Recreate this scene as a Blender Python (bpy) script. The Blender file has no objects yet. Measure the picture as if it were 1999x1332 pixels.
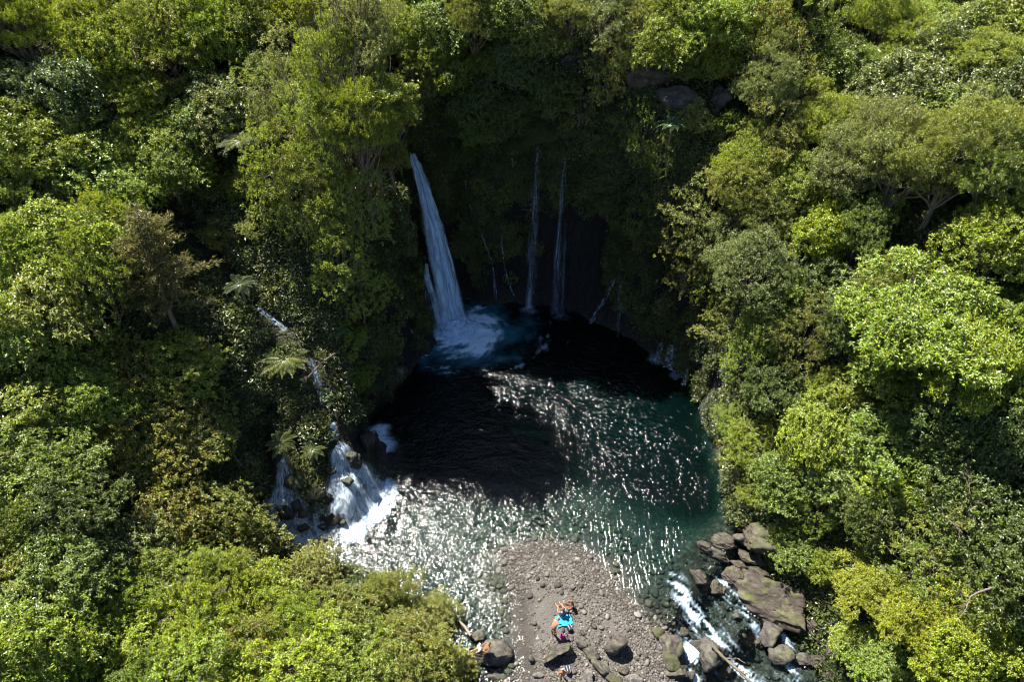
import bpy, bmesh, math, random
import numpy as np
from mathutils import Vector, Matrix, Euler

R = math.radians
scene = bpy.context.scene
C = scene.collection

# ---------------------------------------------------------------- camera
CAM_H, PITCH, FPX = 38.0, 43.0, 1333.0
cam_data = bpy.data.cameras.new('camera')
cam_data.sensor_width = 36.0
cam_data.lens = 24.0
cam_data.clip_start = 0.1
cam_data.clip_end = 1000.0
cam = bpy.data.objects.new('camera', cam_data)
cam.location = (0, 0, CAM_H)
cam.rotation_euler = (R(90 - PITCH), 0, 0)
C.objects.link(cam)
scene.camera = cam

# ---------------------------------------------------------------- sky, sun, exposure
SUN_EL, SUN_AZ = 57.0, -42.0          # azimuth from +Y, negative to the left
world = bpy.data.worlds.new('World')
scene.world = world
world.use_nodes = True
wn = world.node_tree
wn.nodes.clear()
sky = wn.nodes.new('ShaderNodeTexSky')
sky.sky_type = 'NISHITA'
sky.sun_disc = False
sky.sun_elevation = R(SUN_EL)
sky.sun_rotation = R(SUN_AZ)
sky.altitude = 600
bg = wn.nodes.new('ShaderNodeBackground')
bg.inputs['Strength'].default_value = 0.05
wo = wn.nodes.new('ShaderNodeOutputWorld')
wn.links.new(sky.outputs[0], bg.inputs[0])
wn.links.new(bg.outputs[0], wo.inputs[0])

sun_vec = Vector((math.sin(R(SUN_AZ)) * math.cos(R(SUN_EL)), math.cos(R(SUN_AZ)) * math.cos(R(SUN_EL)), math.sin(R(SUN_EL))))
sd = bpy.data.lights.new('sun', 'SUN')
sd.energy = 5.0
sd.angle = R(0.5)
sd.color = (1.0, 0.95, 0.86)
sun = bpy.data.objects.new('sun', sd)
sun.rotation_euler = sun_vec.to_track_quat('Z', 'Y').to_euler()
sun.location = (0, 0, 80)
C.objects.link(sun)

vs = scene.view_settings
vs.view_transform = 'Standard'
vs.look = 'None'
vs.exposure = 2.12
vs.gamma = 1.0
vs.use_curve_mapping = False
scene.cycles.use_denoising = True
scene.cycles.filter_width = 1.1
scene.cycles.max_bounces = 5
scene.cycles.diffuse_bounces = 2
scene.cycles.glossy_bounces = 2
scene.cycles.transmission_bounces = 4
scene.cycles.transparent_max_bounces = 12
scene.cycles.sample_clamp_indirect = 4.0

# ---------------------------------------------------------------- helpers: noise
def _hash(ix, iy, iz, seed):
    h = (ix.astype(np.int64) * 374761393 + iy.astype(np.int64) * 668265263 + iz.astype(np.int64) * 2147483647 + seed * 1274126177) & 0xffffffff
    h = ((h ^ (h >> 13)) * 1274126177) & 0xffffffff
    h = ((h ^ (h >> 16)) * 2246822519) & 0xffffffff
    return ((h ^ (h >> 15)) & 0xffffff) / float(0xffffff)

def vnoise(x, y, z=None, seed=0):
    """smooth value noise in -1..1"""
    x = np.asarray(x, float); y = np.asarray(y, float)
    z = np.zeros_like(x) if z is None else np.asarray(z, float)
    ix, iy, iz = np.floor(x), np.floor(y), np.floor(z)
    fx, fy, fz = x - ix, y - iy, z - iz
    fx, fy, fz = [f * f * f * (f * (f * 6 - 15) + 10) for f in (fx, fy, fz)]
    r = 0
    for dx in (0, 1):
        for dy in (0, 1):
            for dz in (0, 1):
                w = (fx if dx else 1 - fx) * (fy if dy else 1 - fy) * (fz if dz else 1 - fz)
                r = r + w * _hash(ix + dx, iy + dy, iz + dz, seed)
    return r * 2 - 1

def fbm(x, y, z=None, seed=0, octv=4, gain=0.5):
    a, s, t = 1.0, 0, 0
    z = np.zeros_like(np.asarray(x, float)) if z is None else z
    for i in range(octv):
        s = s + a * vnoise(x * 2 ** i, y * 2 ** i, z * 2 ** i, seed + i * 17)
        t += a
        a *= gain
    return s / t

def sstep(a, b, x):
    t = np.clip((x - a) / (b - a), 0, 1)
    return t * t * (3 - 2 * t)

# ---------------------------------------------------------------- helpers: meshes and objects
def mesh_tris(name, V, F, mat=None, smooth=True, uv=None, attrs=None):
    """V (n,3), F (m,3 or 4) numpy -> mesh"""
    me = bpy.data.meshes.new(name)
    V = np.asarray(V, np.float32); F = np.asarray(F, np.int32)
    k = F.shape[1]
    me.vertices.add(len(V)); me.vertices.foreach_set('co', V.ravel())
    me.loops.add(F.size); me.loops.foreach_set('vertex_index', F.ravel())
    me.polygons.add(len(F))
    me.polygons.foreach_set('loop_start', np.arange(0, F.size, k, dtype=np.int32))
    me.polygons.foreach_set('loop_total', np.full(len(F), k, np.int32))
    me.polygons.foreach_set('use_smooth', np.full(len(F), smooth, bool))
    if uv is not None:
        l = me.uv_layers.new(name='UVMap')
        l.data.foreach_set('uv', np.asarray(uv, np.float32)[F.ravel()].ravel())
    for an, av in (attrs or {}).items():
        a = me.attributes.new(an, 'FLOAT', 'POINT')
        a.data.foreach_set('value', np.asarray(av, np.float32))
    me.update(calc_edges=True)
    if mat: me.materials.append(mat)
    return me

def link(name, data, parent=None, loc=None, rot=None, scl=None, col=None):
    o = bpy.data.objects.new(name, data)
    C.objects.link(o)
    if parent: o.parent = parent
    if loc is not None: o.location = loc
    if rot is not None: o.rotation_euler = rot
    if scl is not None: o.scale = scl if hasattr(scl, '__len__') else (scl,) * 3
    if col is not None: o.color = (*col, 1.0)
    return o

def tag(o, label=None, cat=None, group=None, kind=None):
    if label: o['label'] = label
    if cat: o['category'] = cat
    if group: o['group'] = group
    if kind: o['kind'] = kind
    return o

def grid_faces(nu, nv, wrap=False):
    """quad faces of an nu x nv vertex grid (v fastest)"""
    i, j = np.meshgrid(np.arange(nu - 1), np.arange(nv if wrap else nv - 1), indexing='ij')
    j2 = (j + 1) % nv
    return np.stack([i * nv + j, (i + 1) * nv + j, (i + 1) * nv + j2, i * nv + j2], -1).reshape(-1, 4)

def tube(pts, radii, sides=6, cap=True):
    """tapered tube along pts -> V, F(quads)"""
    pts = np.asarray(pts, float); n = len(pts)
    d = np.gradient(pts, axis=0)
    d /= np.linalg.norm(d, axis=1)[:, None] + 1e-9
    ref = np.array([0, 0, 1.0]) if abs(d[:, 2]).mean() < .8 else np.array([1.0, 0, 0])
    a = np.cross(d, ref); a /= np.linalg.norm(a, axis=1)[:, None] + 1e-9
    b = np.cross(d, a)
    th = np.linspace(0, 2 * math.pi, sides, endpoint=False)
    V = pts[:, None] + np.asarray(radii)[:, None, None] * (np.cos(th)[None, :, None] * a[:, None] + np.sin(th)[None, :, None] * b[:, None])
    return V.reshape(-1, 3), grid_faces(n, sides, True)

def merge(parts):
    Vs, Fs, n = [], [], 0
    for V, F in parts:
        Vs.append(V); Fs.append(F + n); n += len(V)
    return np.concatenate(Vs), np.concatenate(Fs)

# ---------------------------------------------------------------- helpers: the camera's rays, to read places off the photograph
_c, _s = math.cos(R(PITCH)), math.sin(R(PITCH))
def ray(u, v):
    a, b = (u - 999.5) / FPX, (v - 666.0) / FPX
    return np.array([a, _c - b * _s, -_s - b * _c])
def at(u, v, z=0.0):
    d = ray(u, v)
    return np.array([0, 0, CAM_H]) + d * ((CAM_H - z) / -d[2])
def proj(x, y, z):
    dep = _c * y + _s * (CAM_H - z)
    return 999.5 + FPX * x / dep, 666 + FPX * (-_s * y + _c * (CAM_H - z)) / dep

# ---------------------------------------------------------------- helpers: materials
class NT:
    def __init__(self, name):
        self.m = bpy.data.materials.new(name)
        self.m.use_nodes = True
        self.t = self.m.node_tree
        self.t.nodes.clear()
        self.out = self.t.nodes.new('ShaderNodeOutputMaterial')
    def n(self, typ, _props=None, **ins):
        nd = self.t.nodes.new('ShaderNode' + typ)
        for k, v in (_props or {}).items(): setattr(nd, k, v)
        for k, v in ins.items():
            key = int(k[1:]) if k[0] == 'i' and k[1:].isdigit() else k.replace('_', ' ')
            s = nd.inputs[key]
            if isinstance(v, bpy.types.NodeSocket): self.t.links.new(v, s)
            elif isinstance(v, bpy.types.Node): self.t.links.new(v.outputs[0], s)
            else: s.default_value = v
        return nd
    def math(self, op, a, b=0.0, c=0.0, clamp=False):
        return self.n('Math', {'operation': op, 'use_clamp': clamp}, i0=a, i1=b, i2=c).outputs[0]
    def mixc(self, f, a, b, blend='MIX'):
        nd = self.t.nodes.new('ShaderNodeMix')
        nd.data_type = 'RGBA'; nd.blend_type = blend
        for s, v in ((nd.inputs[0], f), (nd.inputs[6], a), (nd.inputs[7], b)):
            if isinstance(v, bpy.types.NodeSocket): self.t.links.new(v, s)
            elif isinstance(v, bpy.types.Node): self.t.links.new(v.outputs[0], s)
            else: s.default_value = (*v, 1.0) if hasattr(v, '__len__') and len(v) == 3 else v
        return nd.outputs[2]
    def noise(self, vec, scale, detail=4.0, rough=0.55, dist=0.0):
        nd = self.n('TexNoise', Scale=scale, Detail=detail, Roughness=rough, Distortion=dist)
        if vec is not None: self.t.links.new(vec, nd.inputs['Vector'])
        return nd.outputs[0]
    def ramp(self, f, stops):
        nd = self.t.nodes.new('ShaderNodeValToRGB')
        self.t.links.new(f, nd.inputs[0])
        e = nd.color_ramp.elements
        while len(e) < len(stops): e.new(0.5)
        for el, (p, c) in zip(e, stops):
            el.position = p
            el.color = (c, c, c, 1) if not hasattr(c, '__len__') else (*c, 1)
        return nd.outputs[0]
    def attr(self, name):
        nd = self.t.nodes.new('ShaderNodeAttribute'); nd.attribute_name = name
        return nd.outputs['Fac']
    def done(self, surf):
        self.t.links.new(surf.outputs[0] if isinstance(surf, bpy.types.Node) else surf, self.out.inputs[0])
        return self.m

def mat_plain(name, col, rough=0.7, var=0.25, scale=8.0, spec=0.3):
    t = NT(name)
    co = t.n('TexCoord').outputs['Object']
    f = t.noise(co, scale)
    c = t.mixc(f, tuple(x * (1 - var) for x in col), tuple(min(1, x * (1 + var)) for x in col))
    return t.done(t.n('BsdfPrincipled', Base_Color=c, Roughness=rough, Specular_IOR_Level=spec))

def mat_leaf(name, trans=0.36, gloss=0.04, tint=None, use_obj=True, vmin=.45, vmax=1.55, fleck=None):
    """leaf: diffuse + light passing through + a waxy sheen; tone from the plant (object colour), variation leaf by leaf"""
    t = NT(name)
    oi = t.n('ObjectInfo')
    base = oi.outputs['Color'] if use_obj else None
    isl = t.n('NewGeometry').outputs['Random Per Island']
    if not use_obj:
        base = t.ramp(oi.outputs['Random'], tint)
    val = t.math('MULTIPLY_ADD', isl, vmax - vmin, vmin)
    h2 = t.math('FRACT', t.math('MULTIPLY', isl, 37.13))
    hue = t.math('MULTIPLY_ADD', h2, 0.05, 0.475)
    sat = t.math('MULTIPLY_ADD', t.math('FRACT', t.math('MULTIPLY', isl, 91.7)), 0.35, 0.9)
    c = t.n('HueSaturation', Hue=hue, Saturation=sat, Value=val, Color=base).outputs[0]
    if fleck:
        fl = t.math('GREATER_THAN', t.math('FRACT', t.math('MULTIPLY', isl, 213.7)), fleck[1])
        c = t.mixc(fl, c, fleck[0])
    ct = t.mixc(1.0, c, (1.35, 1.22, 0.5), 'MULTIPLY')
    d = t.n('BsdfDiffuse', Color=c)
    tr = t.n('BsdfTranslucent', Color=ct)
    m1 = t.n('MixShader', Fac=trans, i1=d, i2=tr)
    g = t.n('BsdfGlossy', Color=(0.9, 0.95, 0.9, 1), Roughness=0.45)
    return t.done(t.n('MixShader', Fac=gloss, i1=m1, i2=g))

# ================================================================ TERRAIN
def poly_sd(P, poly):
    """signed distance of points P (n,2) to polygon; negative inside"""
    poly = np.asarray(poly); n = len(poly)
    d2 = np.full(len(P), 1e9); ins = np.zeros(len(P), bool)
    for i in range(n):
        a, b = poly[i], poly[(i + 1) % n]
        ab = b - a
        t = np.clip(((P - a) @ ab) / (ab @ ab + 1e-12), 0, 1)
        d2 = np.minimum(d2, ((P - a - t[:, None] * ab) ** 2).sum(1))
        cond = (a[1] > P[:, 1]) != (b[1] > P[:, 1])
        xi = a[0] + (P[:, 1] - a[1]) / (b[1] - a[1] + 1e-12) * ab[0]
        ins ^= cond & (P[:, 0] < xi)
    d = np.sqrt(d2)
    return np.where(ins, -d, d)

def path_sd(P, path):
    """distance to a polyline (n,3) and its interpolated z there"""
    path = np.asarray(path); best = np.full(len(P), 1e9); z = np.zeros(len(P)); s = np.zeros(len(P)); acc = 0
    for i in range(len(path) - 1):
        a, b = path[i], path[i + 1]
        ab = b[:2] - a[:2]; L = np.hypot(*ab)
        t = np.clip(((P - a[:2]) @ ab) / (L * L), 0, 1)
        d = np.sqrt(((P - a[:2] - t[:, None] * ab) ** 2).sum(1))
        m = d < best
        best = np.where(m, d, best); z = np.where(m, a[2] + t * (b[2] - a[2]), z); s = np.where(m, acc + t * L, s)
        acc += L
    return best, z, s

# the valley floor: pool, gravel bar, outflow and the foot of the cascade
VALLEY = [at(u, v)[:2] for u, v in [
    (845, 668), (815, 705), (785, 750), (750, 795), (705, 828), (712, 868), (722, 900), (690, 925), (640, 935), (590, 920),
    (540, 900), (525, 960), (540, 1040), (600, 1075), (680, 1090), (750, 1110), (800, 1150), (850, 1210), (890, 1260), (905, 1332)]]
VALLEY += [np.array(p, float) for p in [(-3.2, 10), (-2, 2), (4, -12), (24, -12), (22, 2), (20, 10)]]
VALLEY += [at(u, v)[:2] for u, v in [
    (1660, 1332), (1610, 1260), (1580, 1190), (1530, 1120), (1470, 1070), (1432, 1030), (1422, 990), (1414, 950), (1400, 900), (1385, 840), (1370, 785),
    (1345, 740), (1290, 690), (1215, 650), (1150, 620), (1090, 600), (1000, 588), (950, 592)]]
VALLEY += [np.array(p, float) for p in [(-4.4, 46.6), (-7.2, 46.9), (-8.6, 46.0), (-8.3, 43.6), (-7.1, 41.6)]]
BAR = [at(u, v)[:2] for u, v in [
    (972, 1080), (1010, 1062), (1060, 1056), (1130, 1066), (1185, 1105), (1225, 1160), (1262, 1200), (1300, 1230), (1325, 1270), (1330, 1332)]]
BAR += [np.array(p, float) for p in [(9.5, 11), (9, 4), (7, -8), (4, -8), (-0.5, 2), (-1.0, 10)]]
BAR += [at(u, v)[:2] for u, v in [(985, 1345), (1008, 1300), (1000, 1240), (995, 1190), (985, 1130)]]
STREAM = [(-40, 58, 27), (-30, 46, 19), (-24, 40, 15.0), (-19.4, 36.2, 11.4)] + [tuple(at(u, v, z)[:2]) + (z,) for u, v, z in (
    (505, 605, 9.6), (560, 650, 8.9), (605, 705, 7.4), (622, 748, 6.4), (630, 790, 5.3), (645, 830, 4.4), (652, 862, 3.5))]
APEX = np.array([-11.1, 27.5]); APEX_Z = 3.4

# ground heights read off the photograph (ground, not tree tops)
CTRL = np.array([
    # rim and slope behind the falls
    (-8.5, 48, 15.5), (-3, 48.6, 19.5), (2, 49, 21.2), (7, 47.6, 20.5), (11, 44.8, 18.3), (14.5, 41, 14), (0, 54, 23.5), (8, 53.5, 24), (-7, 55, 21), (16, 50, 20.5), (0, 64, 29), (12, 62, 29), (0, 74, 33), (15, 70, 33), (-15, 70, 28),
    (0, 95, 44), (30, 90, 44), (-30, 90, 44), (0, 140, 72), (60, 140, 75), (-60, 140, 75),
    # spur left of the pool
    (-9.2, 42, 13.8), (-11, 38, 13.4), (-12, 35, 12.0), (-12.4, 33, 9.0), (-12.2, 31.4, 6.0), (-13, 44, 15.5), (-16, 52, 18), (-15.5, 40, 14.5),
    # left slope
    (-18, 36, 11.6), (-19, 30, 8.2), (-25, 32, 11.5), (-30, 40, 16.5), (-25, 50, 19.5), (-35, 55, 25), (-17, 25, 3.8), (-21, 24, 6.2), (-28, 22, 8), (-38, 30, 15), (-14, 20.5, 2.0), (-10, 18, 1.0),
    (-7, 14, 1.0), (-14, 12, 2.2), (-22, 12, 4.5), (-34, 12, 10), (-10, 2, 1), (-25, 0, 6), (-60, 30, 32), (-70, 0, 34), (-60, 70, 45),
    # right slope
    (15.5, 36, 9), (16, 31, 6.5), (15.5, 27, 3.0), (16.5, 23, 1.6), (18, 19.5, 0.6), (19.5, 15.5, 0.2), (20, 38, 13.5), (22, 44, 16.5), (20, 32, 10.5), (20, 26, 6), (22, 21, 4.2), (25, 16, 4), (30, 30, 16.5),
    (30, 20, 10), (36, 40, 23), (40, 25, 20), (28, 52, 22), (42, 55, 30), (24, 8, 3), (32, 8, 9), (28, -8, 5), (60, 30, 38), (70, 0, 38), (60, 70, 48),
], float)
def _rbf_fit(P, z, eps=6.0):
    r = np.sqrt(((P[:, None] - P[None]) ** 2).sum(-1) + eps * eps)
    n = len(P)
    A = np.zeros((n + 3, n + 3)); A[:n, :n] = r + np.eye(n) * -0.4; A[:n, n] = 1; A[:n, n + 1:] = P; A[n, :n] = 1; A[n + 1:, :n] = P.T
    return np.linalg.solve(A, np.concatenate([z, np.zeros(3)]))
_W = _rbf_fit(CTRL[:, :2], CTRL[:, 2])
def h_out(P):
    out = np.zeros(len(P))
    for i in range(0, len(P), 20000):
        Q = P[i:i + 20000]
        r = np.sqrt(((Q[:, None] - CTRL[None, :, :2]) ** 2).sum(-1) + 36.0)
        out[i:i + 20000] = r @ _W[:-3] + _W[-3] + Q @ _W[-2:]
    return out

LIP = at(1330, 1150)[:2]; FLOW = np.array([0.74, -0.67])
def water_level(P):
    """0 on the pool; the outflow runs down to the right in steps"""
    s = (P - LIP) @ FLOW
    side = (P - LIP) @ np.array([FLOW[1], -FLOW[0]])
    s = s - 0.4 + 0.5 * vnoise(P[:, 0] * .9, P[:, 1] * .9, seed=5)
    st = 0.5 * sstep(0.0, 1.3, s) + 0.55 * sstep(3.0, 4.6, s) + 0.10 * np.clip(s, 0, 40)
    return -st * (P[:, 0] > 6.5)

def H(P):
    P = np.atleast_2d(np.asarray(P, float))
    d = poly_sd(P, VALLEY)
    hb = poly_sd(P, BAR)
    wl = water_level(P)
    # bed of the pool
    nz = fbm(P[:, 0] * .35, P[:, 1] * .35, seed=3)
    depth = 0.12 + np.clip(hb, 0, 40) * (0.13 + 0.10 * sstep(24, 33, P[:, 1])) + nz * .2
    depth = depth + 3.6 * sstep(3, 13, P[:, 0] + (P[:, 1] - 28) * .45) * sstep(22.5, 33, P[:, 1]) + 1.5 * sstep(0, -6, P[:, 0]) * sstep(24, 30, P[:, 1])
    depth = np.minimum(depth, 0.25 + np.clip(-d, 0, 9) * 1.6)
    depth = np.clip(depth, 0.12, 6.0)
    s = (P - LIP) @ FLOW
    rk = sstep(-2.6, .0, s) * (P[:, 0] > 6.5)
    depth = depth + (np.minimum(depth, 0.22 + .12 * nz) - depth) * rk
    bed = wl - depth
    # gravel bar
    barh = -0.02 + 0.30 * sstep(0, 2.5, -hb) + 0.05 * nz + 0.03 * fbm(P[:, 0] * 2, P[:, 1] * 2, seed=9)
    slope = np.clip((20 - P[:, 1]) * 0.03, 0, 1)
    barh = barh - slope * sstep(12, 4, P[:, 1])
    low = np.where(hb < 0.9, bed + (barh - bed) * sstep(0.9, -0.5, hb), bed)
    # two rock fans under the left cascade
    for ap, az, kx, ky, kn in ((APEX, APEX_Z, 1.5, 1.0, .80), (np.array([-14.4, 26.8]), 3.3, 1.0, 1.0, .72)):
        dx = (P[:, 0] - ap[0]) * np.where(P[:, 0] > ap[0], kx, ky); dy = P[:, 1] - ap[1]
        r = np.hypot(dx, dy)
        fan = az - kn * r + 0.35 * np.abs(fbm(P[:, 0] * .8, P[:, 1] * .8, seed=21)) * sstep(0, 1, r) + .22 * np.sin(r * 2.6 + 2 * nz)
        low = np.maximum(low, np.where(r < 7, fan, -9))
    hi = h_out(P) + 0.9 * fbm(P[:, 0] * .16, P[:, 1] * .16, seed=11) * sstep(0, 4, d)
    # how abruptly the bank rises: cliffs behind and on the spur, gentler below
    w = 1.3 + 2.2 * sstep(27, 20, P[:, 1])
    w = w + 1.2 * sstep(42, 45.5, P[:, 1]) * sstep(-7, -4, P[:, 0])
    k = sstep(-0.1, 1.0, np.where(d > 0, d / w, -0.1))
    h = low + (np.maximum(hi, low) - low) * k
    ds, zs, _ = path_sd(P, STREAM)
    k2 = sstep(0.45, 2.1, ds) * (P[:, 1] > 26.5) + (P[:, 1] <= 26.5)
    h = np.where(ds < 2.1, (zs - .12) + (h - zs + .12) * k2, h)
    return h

def h1(x, y): return float(H(np.array([[x, y]]))[0])

def axis(lo, c0, c1, hi, step, grow=1.12):
    core = list(np.arange(c0, c1 + 1e-6, step))
    a, s = c0, step
    left = []
    while a > lo: s *= grow; a -= s; left.append(a)
    b, s = c1, step
    right = []
    while b < hi: s *= grow; b += s; right.append(b)
    return np.array(left[::-1] + core + right)
XS = axis(-95, -20, 21, 95, 0.24); YS = axis(-45, 11, 51, 170, 0.24)
GX, GY = np.meshgrid(XS, YS, indexing='ij')
PX = np.stack([GX.ravel(), GY.ravel()], 1)
HZ = H(PX)
D_VAL = poly_sd(PX, VALLEY)
G = HZ.reshape(GX.shape)
gx, gy = np.gradient(G, XS, YS)
steep = np.clip(np.hypot(gx, gy).ravel() / 3.0, 0, 1)
nrm2 = np.stack([-gx.ravel(), -gy.ravel()], 1); nrm2 /= np.linalg.norm(nrm2, axis=1)[:, None] + 1e-6
# crags and ledges: steep ground is pushed in and out
crag = 1.3 * fbm(PX[:, 0] * .45, PX[:, 1] * .45, HZ * .40, seed=31, octv=5, gain=.55) + .35 * vnoise(PX[:, 0] * .15, PX[:, 1] * .15, HZ * 1.1, seed=7)
TV = np.column_stack([PX, HZ])
TV[:, :2] += nrm2 * (crag * steep)[:, None] * .8
TV[:, 2] += .10 * fbm(PX[:, 0] * 1.7, PX[:, 1] * 1.7, seed=41) * sstep(0, 1, D_VAL)
TF = grid_faces(len(XS), len(YS))

t = NT('soil and basalt')
geo = t.n('NewGeometry'); pos = geo.outputs['Position']
n1 = t.noise(pos, 0.9, 8, .62); n2 = t.noise(pos, 5.0, 6, .6)
rock = t.ramp(n2, [(.28, (.002, .002, .002)), (.55, (.007, .0068, .0065)), (.8, (.026, .024, .022))])
soil = t.ramp(n1, [(.3, (.014, .013, .006)), (.6, (.030, .034, .012)), (.8, (.050, .058, .018))])
nz_ = t.n('SeparateXYZ', Vector=geo.outputs['Normal']).outputs[2]
f = t.math('SUBTRACT', t.math('ADD', nz_, t.math('MULTIPLY', n1, .5)), .75)
f = t.n('MapRange', Value=f, From_Min=-.1, From_Max=.15).outputs[0]
col = t.mixc(f, rock, soil)
# pebbly bed where the ground lies at or below the waterline
pz = t.n('SeparateXYZ', Vector=pos).outputs[2]
fl = t.attr('floor_mask')
vw = t.mixc(.22, pos, t.n('TexNoise', Vector=pos, Scale=2.2, Detail=3.0).outputs['Color'], 'ADD')
vor = t.n('TexVoronoi', Vector=vw, Scale=4.6)
vcol = t.ramp(t.n('SeparateColor', Color=vor.outputs['Color']).outputs[0], [(.0, (.03, .027, .02)), (.5, (.065, .058, .043)), (1, (.11, .10, .08))])
vedge = t.ramp(vor.outputs['Distance'], [(.10, 1.0), (.6, .55)])
peb = t.mixc(1.0, t.mixc(1.0, vcol, vedge, 'MULTIPLY'), t.ramp(n2, [(.3, .45), (.7, 1.25)]), 'MULTIPLY')
col = t.mixc(fl, col, peb)
jn = t.n('TexVoronoi', {'feature': 'DISTANCE_TO_EDGE'}, Vector=t.n('Mapping', Vector=pos, Scale=(1.0, 1.0, .35)).outputs[0], Scale=1.6).outputs[0]
bmp = t.n('Bump', Strength=.9, Distance=.3, Height=t.math('ADD', t.math('ADD', n2, t.math('MULTIPLY', t.noise(pos, 18, 4, .6), .35)), t.math('MULTIPLY', t.math('MULTIPLY', t.math('MINIMUM', jn, .12), 5.0), t.math('SUBTRACT', 1.0, fl))))
MAT_SOIL = t.done(t.n('BsdfPrincipled', Base_Color=col, Roughness=.75, Specular_IOR_Level=.35, Normal=bmp))
floor_mask = sstep(.35, -.35, D_VAL) * sstep(1.0, .5, HZ) 
me = mesh_tris('hillside', TV, TF, MAT_SOIL, attrs={'floor_mask': floor_mask})
tag(link('terrain', me), 'steep wooded basalt gorge slopes and the bed of the pool', None, None, 'structure')

# ================================================================ WATER
wx = np.arange(-17.5, 24, .14); wy = np.arange(-2, 47.5, .14)
WX, WY = np.meshgrid(wx, wy, indexing='ij')
WP = np.stack([WX.ravel(), WY.ravel()], 1)
wd = poly_sd(WP, VALLEY)
wl = water_level(WP); wh = H(WP)
depth = wl - wh
fall_pt = np.array([-4.7, 42.2])
df = np.hypot(WP[:, 0] - fall_pt[0], (WP[:, 1] - fall_pt[1]) * 1.25)
sw = fbm(WP[:, 0] * .7 + 1.5 * vnoise(WP[:, 0] * .3, WP[:, 1] * .3, seed=1), WP[:, 1] * .7, seed=2, octv=5, gain=.6)
dxs = WP[:, 0] - fall_pt[0]; dys = WP[:, 1] - fall_pt[1]
ang = np.arctan2(dys, dxs); lace = fbm(df * 1.5 + ang * .9, ang * 3.2 + df * .5, seed=6, octv=5, gain=.62)
df = np.hypot(dxs - .9, (dys + .5) * 1.25)
foam = 1.35 * np.clip(1.45 - df / 3.3 + lace * 1.1, 0, 1) * sstep(6.5, 2.6, df + sw * 1.5)
foam = np.maximum(foam, .95 * sstep(9.0, 3.6, df + sw * 3.2) * sstep(-.05, .45, lace))
for (cx, cy), r, k in (((-9.5, 24.9), 1.3, .95), ((-9.0, 26.5), 1.0, .9), ((-10.1, 23.6), 1.2, .95), ((-12.6, 23.0), 1.3, .75), ((-9.7, 30.4), 1.5, .95), ((1.5, 44.6), .8, .55), ((4.2, 44.2), 1.1, .45), ((7.3, 43.4), .7, .4), ((11.6, 38.6), .8, .5), ((12.8, 36.8), .6, .5)):
    dd = np.hypot(WP[:, 0] - cx, WP[:, 1] - cy)
    foam = np.maximum(foam, k * np.clip(1.5 - dd / r + sw * 1.0, 0, 1) * sstep(r * 1.9, r * .8, dd))
# rapids: streaks along the flow, whiter where it drops
S = (WP - LIP) @ FLOW; T = (WP - LIP) @ np.array([FLOW[1], -FLOW[0]])
st = fbm(S * .9, T * 5.5 + .9 * vnoise(S * .8, T * .8, seed=71), seed=61, octv=4, gain=.65)
rap = .42 * sstep(.0, .5, st) * (WP[:, 0] > 7.5) * sstep(.3, 1.2, S)
for pth, wd0, k in (([(1316, 1148), (1333, 1180), (1368, 1215), (1405, 1250), (1440, 1290), (1490, 1332), (1540, 1380)], .70, 1.05), ([(1400, 1262), (1435, 1300), (1480, 1340), (1530, 1390)], .95, 1.1),
                    ([(1412, 1138), (1440, 1170), (1470, 1205), (1492, 1226)], .58, 1.05), ([(1350, 1268), (1353, 1300), (1362, 1345)], .5, 1.15), ([(1538, 1235), (1553, 1290), (1575, 1340)], .5, .95)):
    dd, _, ss = path_sd(WP, [at(u, v, -.6) for u, v in pth])
    rap = np.maximum(rap, k * np.exp(-((dd + .25 * sw) / wd0) ** 2) * np.clip(.48 + st * 1.9, 0, 1.0))
foam = np.maximum(foam, rap)
# real waves; livelier near the falls and in the rapids
amp = .018 + .06 * sstep(9, 2, df) + .05 * sstep(0, 1.5, S) * (WP[:, 0] > 7.5) + .03 * sstep(5, 1, np.hypot(WP[:, 0] + 9, WP[:, 1] - 24.5))
wv = fbm(WP[:, 0] * 1.5, WP[:, 1] * 1.9, seed=51, octv=3)
wz = wl + amp * wv * 1.6 + np.where(foam > 0, foam * .05, 0)
keep = (depth > -.25) & (wd < .9) & (WP[:, 1] > 3)
F = grid_faces(len(wx), len(wy))
F = F[keep[F].all(1)]
used = np.unique(F); remap = np.full(len(WP), -1); remap[used] = np.arange(len(used))
WV = np.column_stack([WP, wz])[used]

t = NT('pool water')
geo = t.n('NewGeometry'); pos = geo.outputs['Position']
dep = t.attr('depth'); fo = t.attr('foam')
# ripple field: mixed directions, stretched across the current near the outflow
mp = t.n('Mapping', Vector=pos, Scale=(1.0, 1.25, 1.0), Rotation=(0, 0, R(24)))
w1 = t.noise(mp.outputs[0], 2.7, 2, .5, .9); w2 = t.noise(pos, 6.8, 2, .5, .7); w3 = t.noise(mp.outputs[0], .9, 2, .5)
hgt = t.math('ADD', t.math('MULTIPLY', w1, .23), t.math('ADD', t.math('MULTIPLY', w2, .115), t.math('MULTIPLY', w3, .25)))
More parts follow.
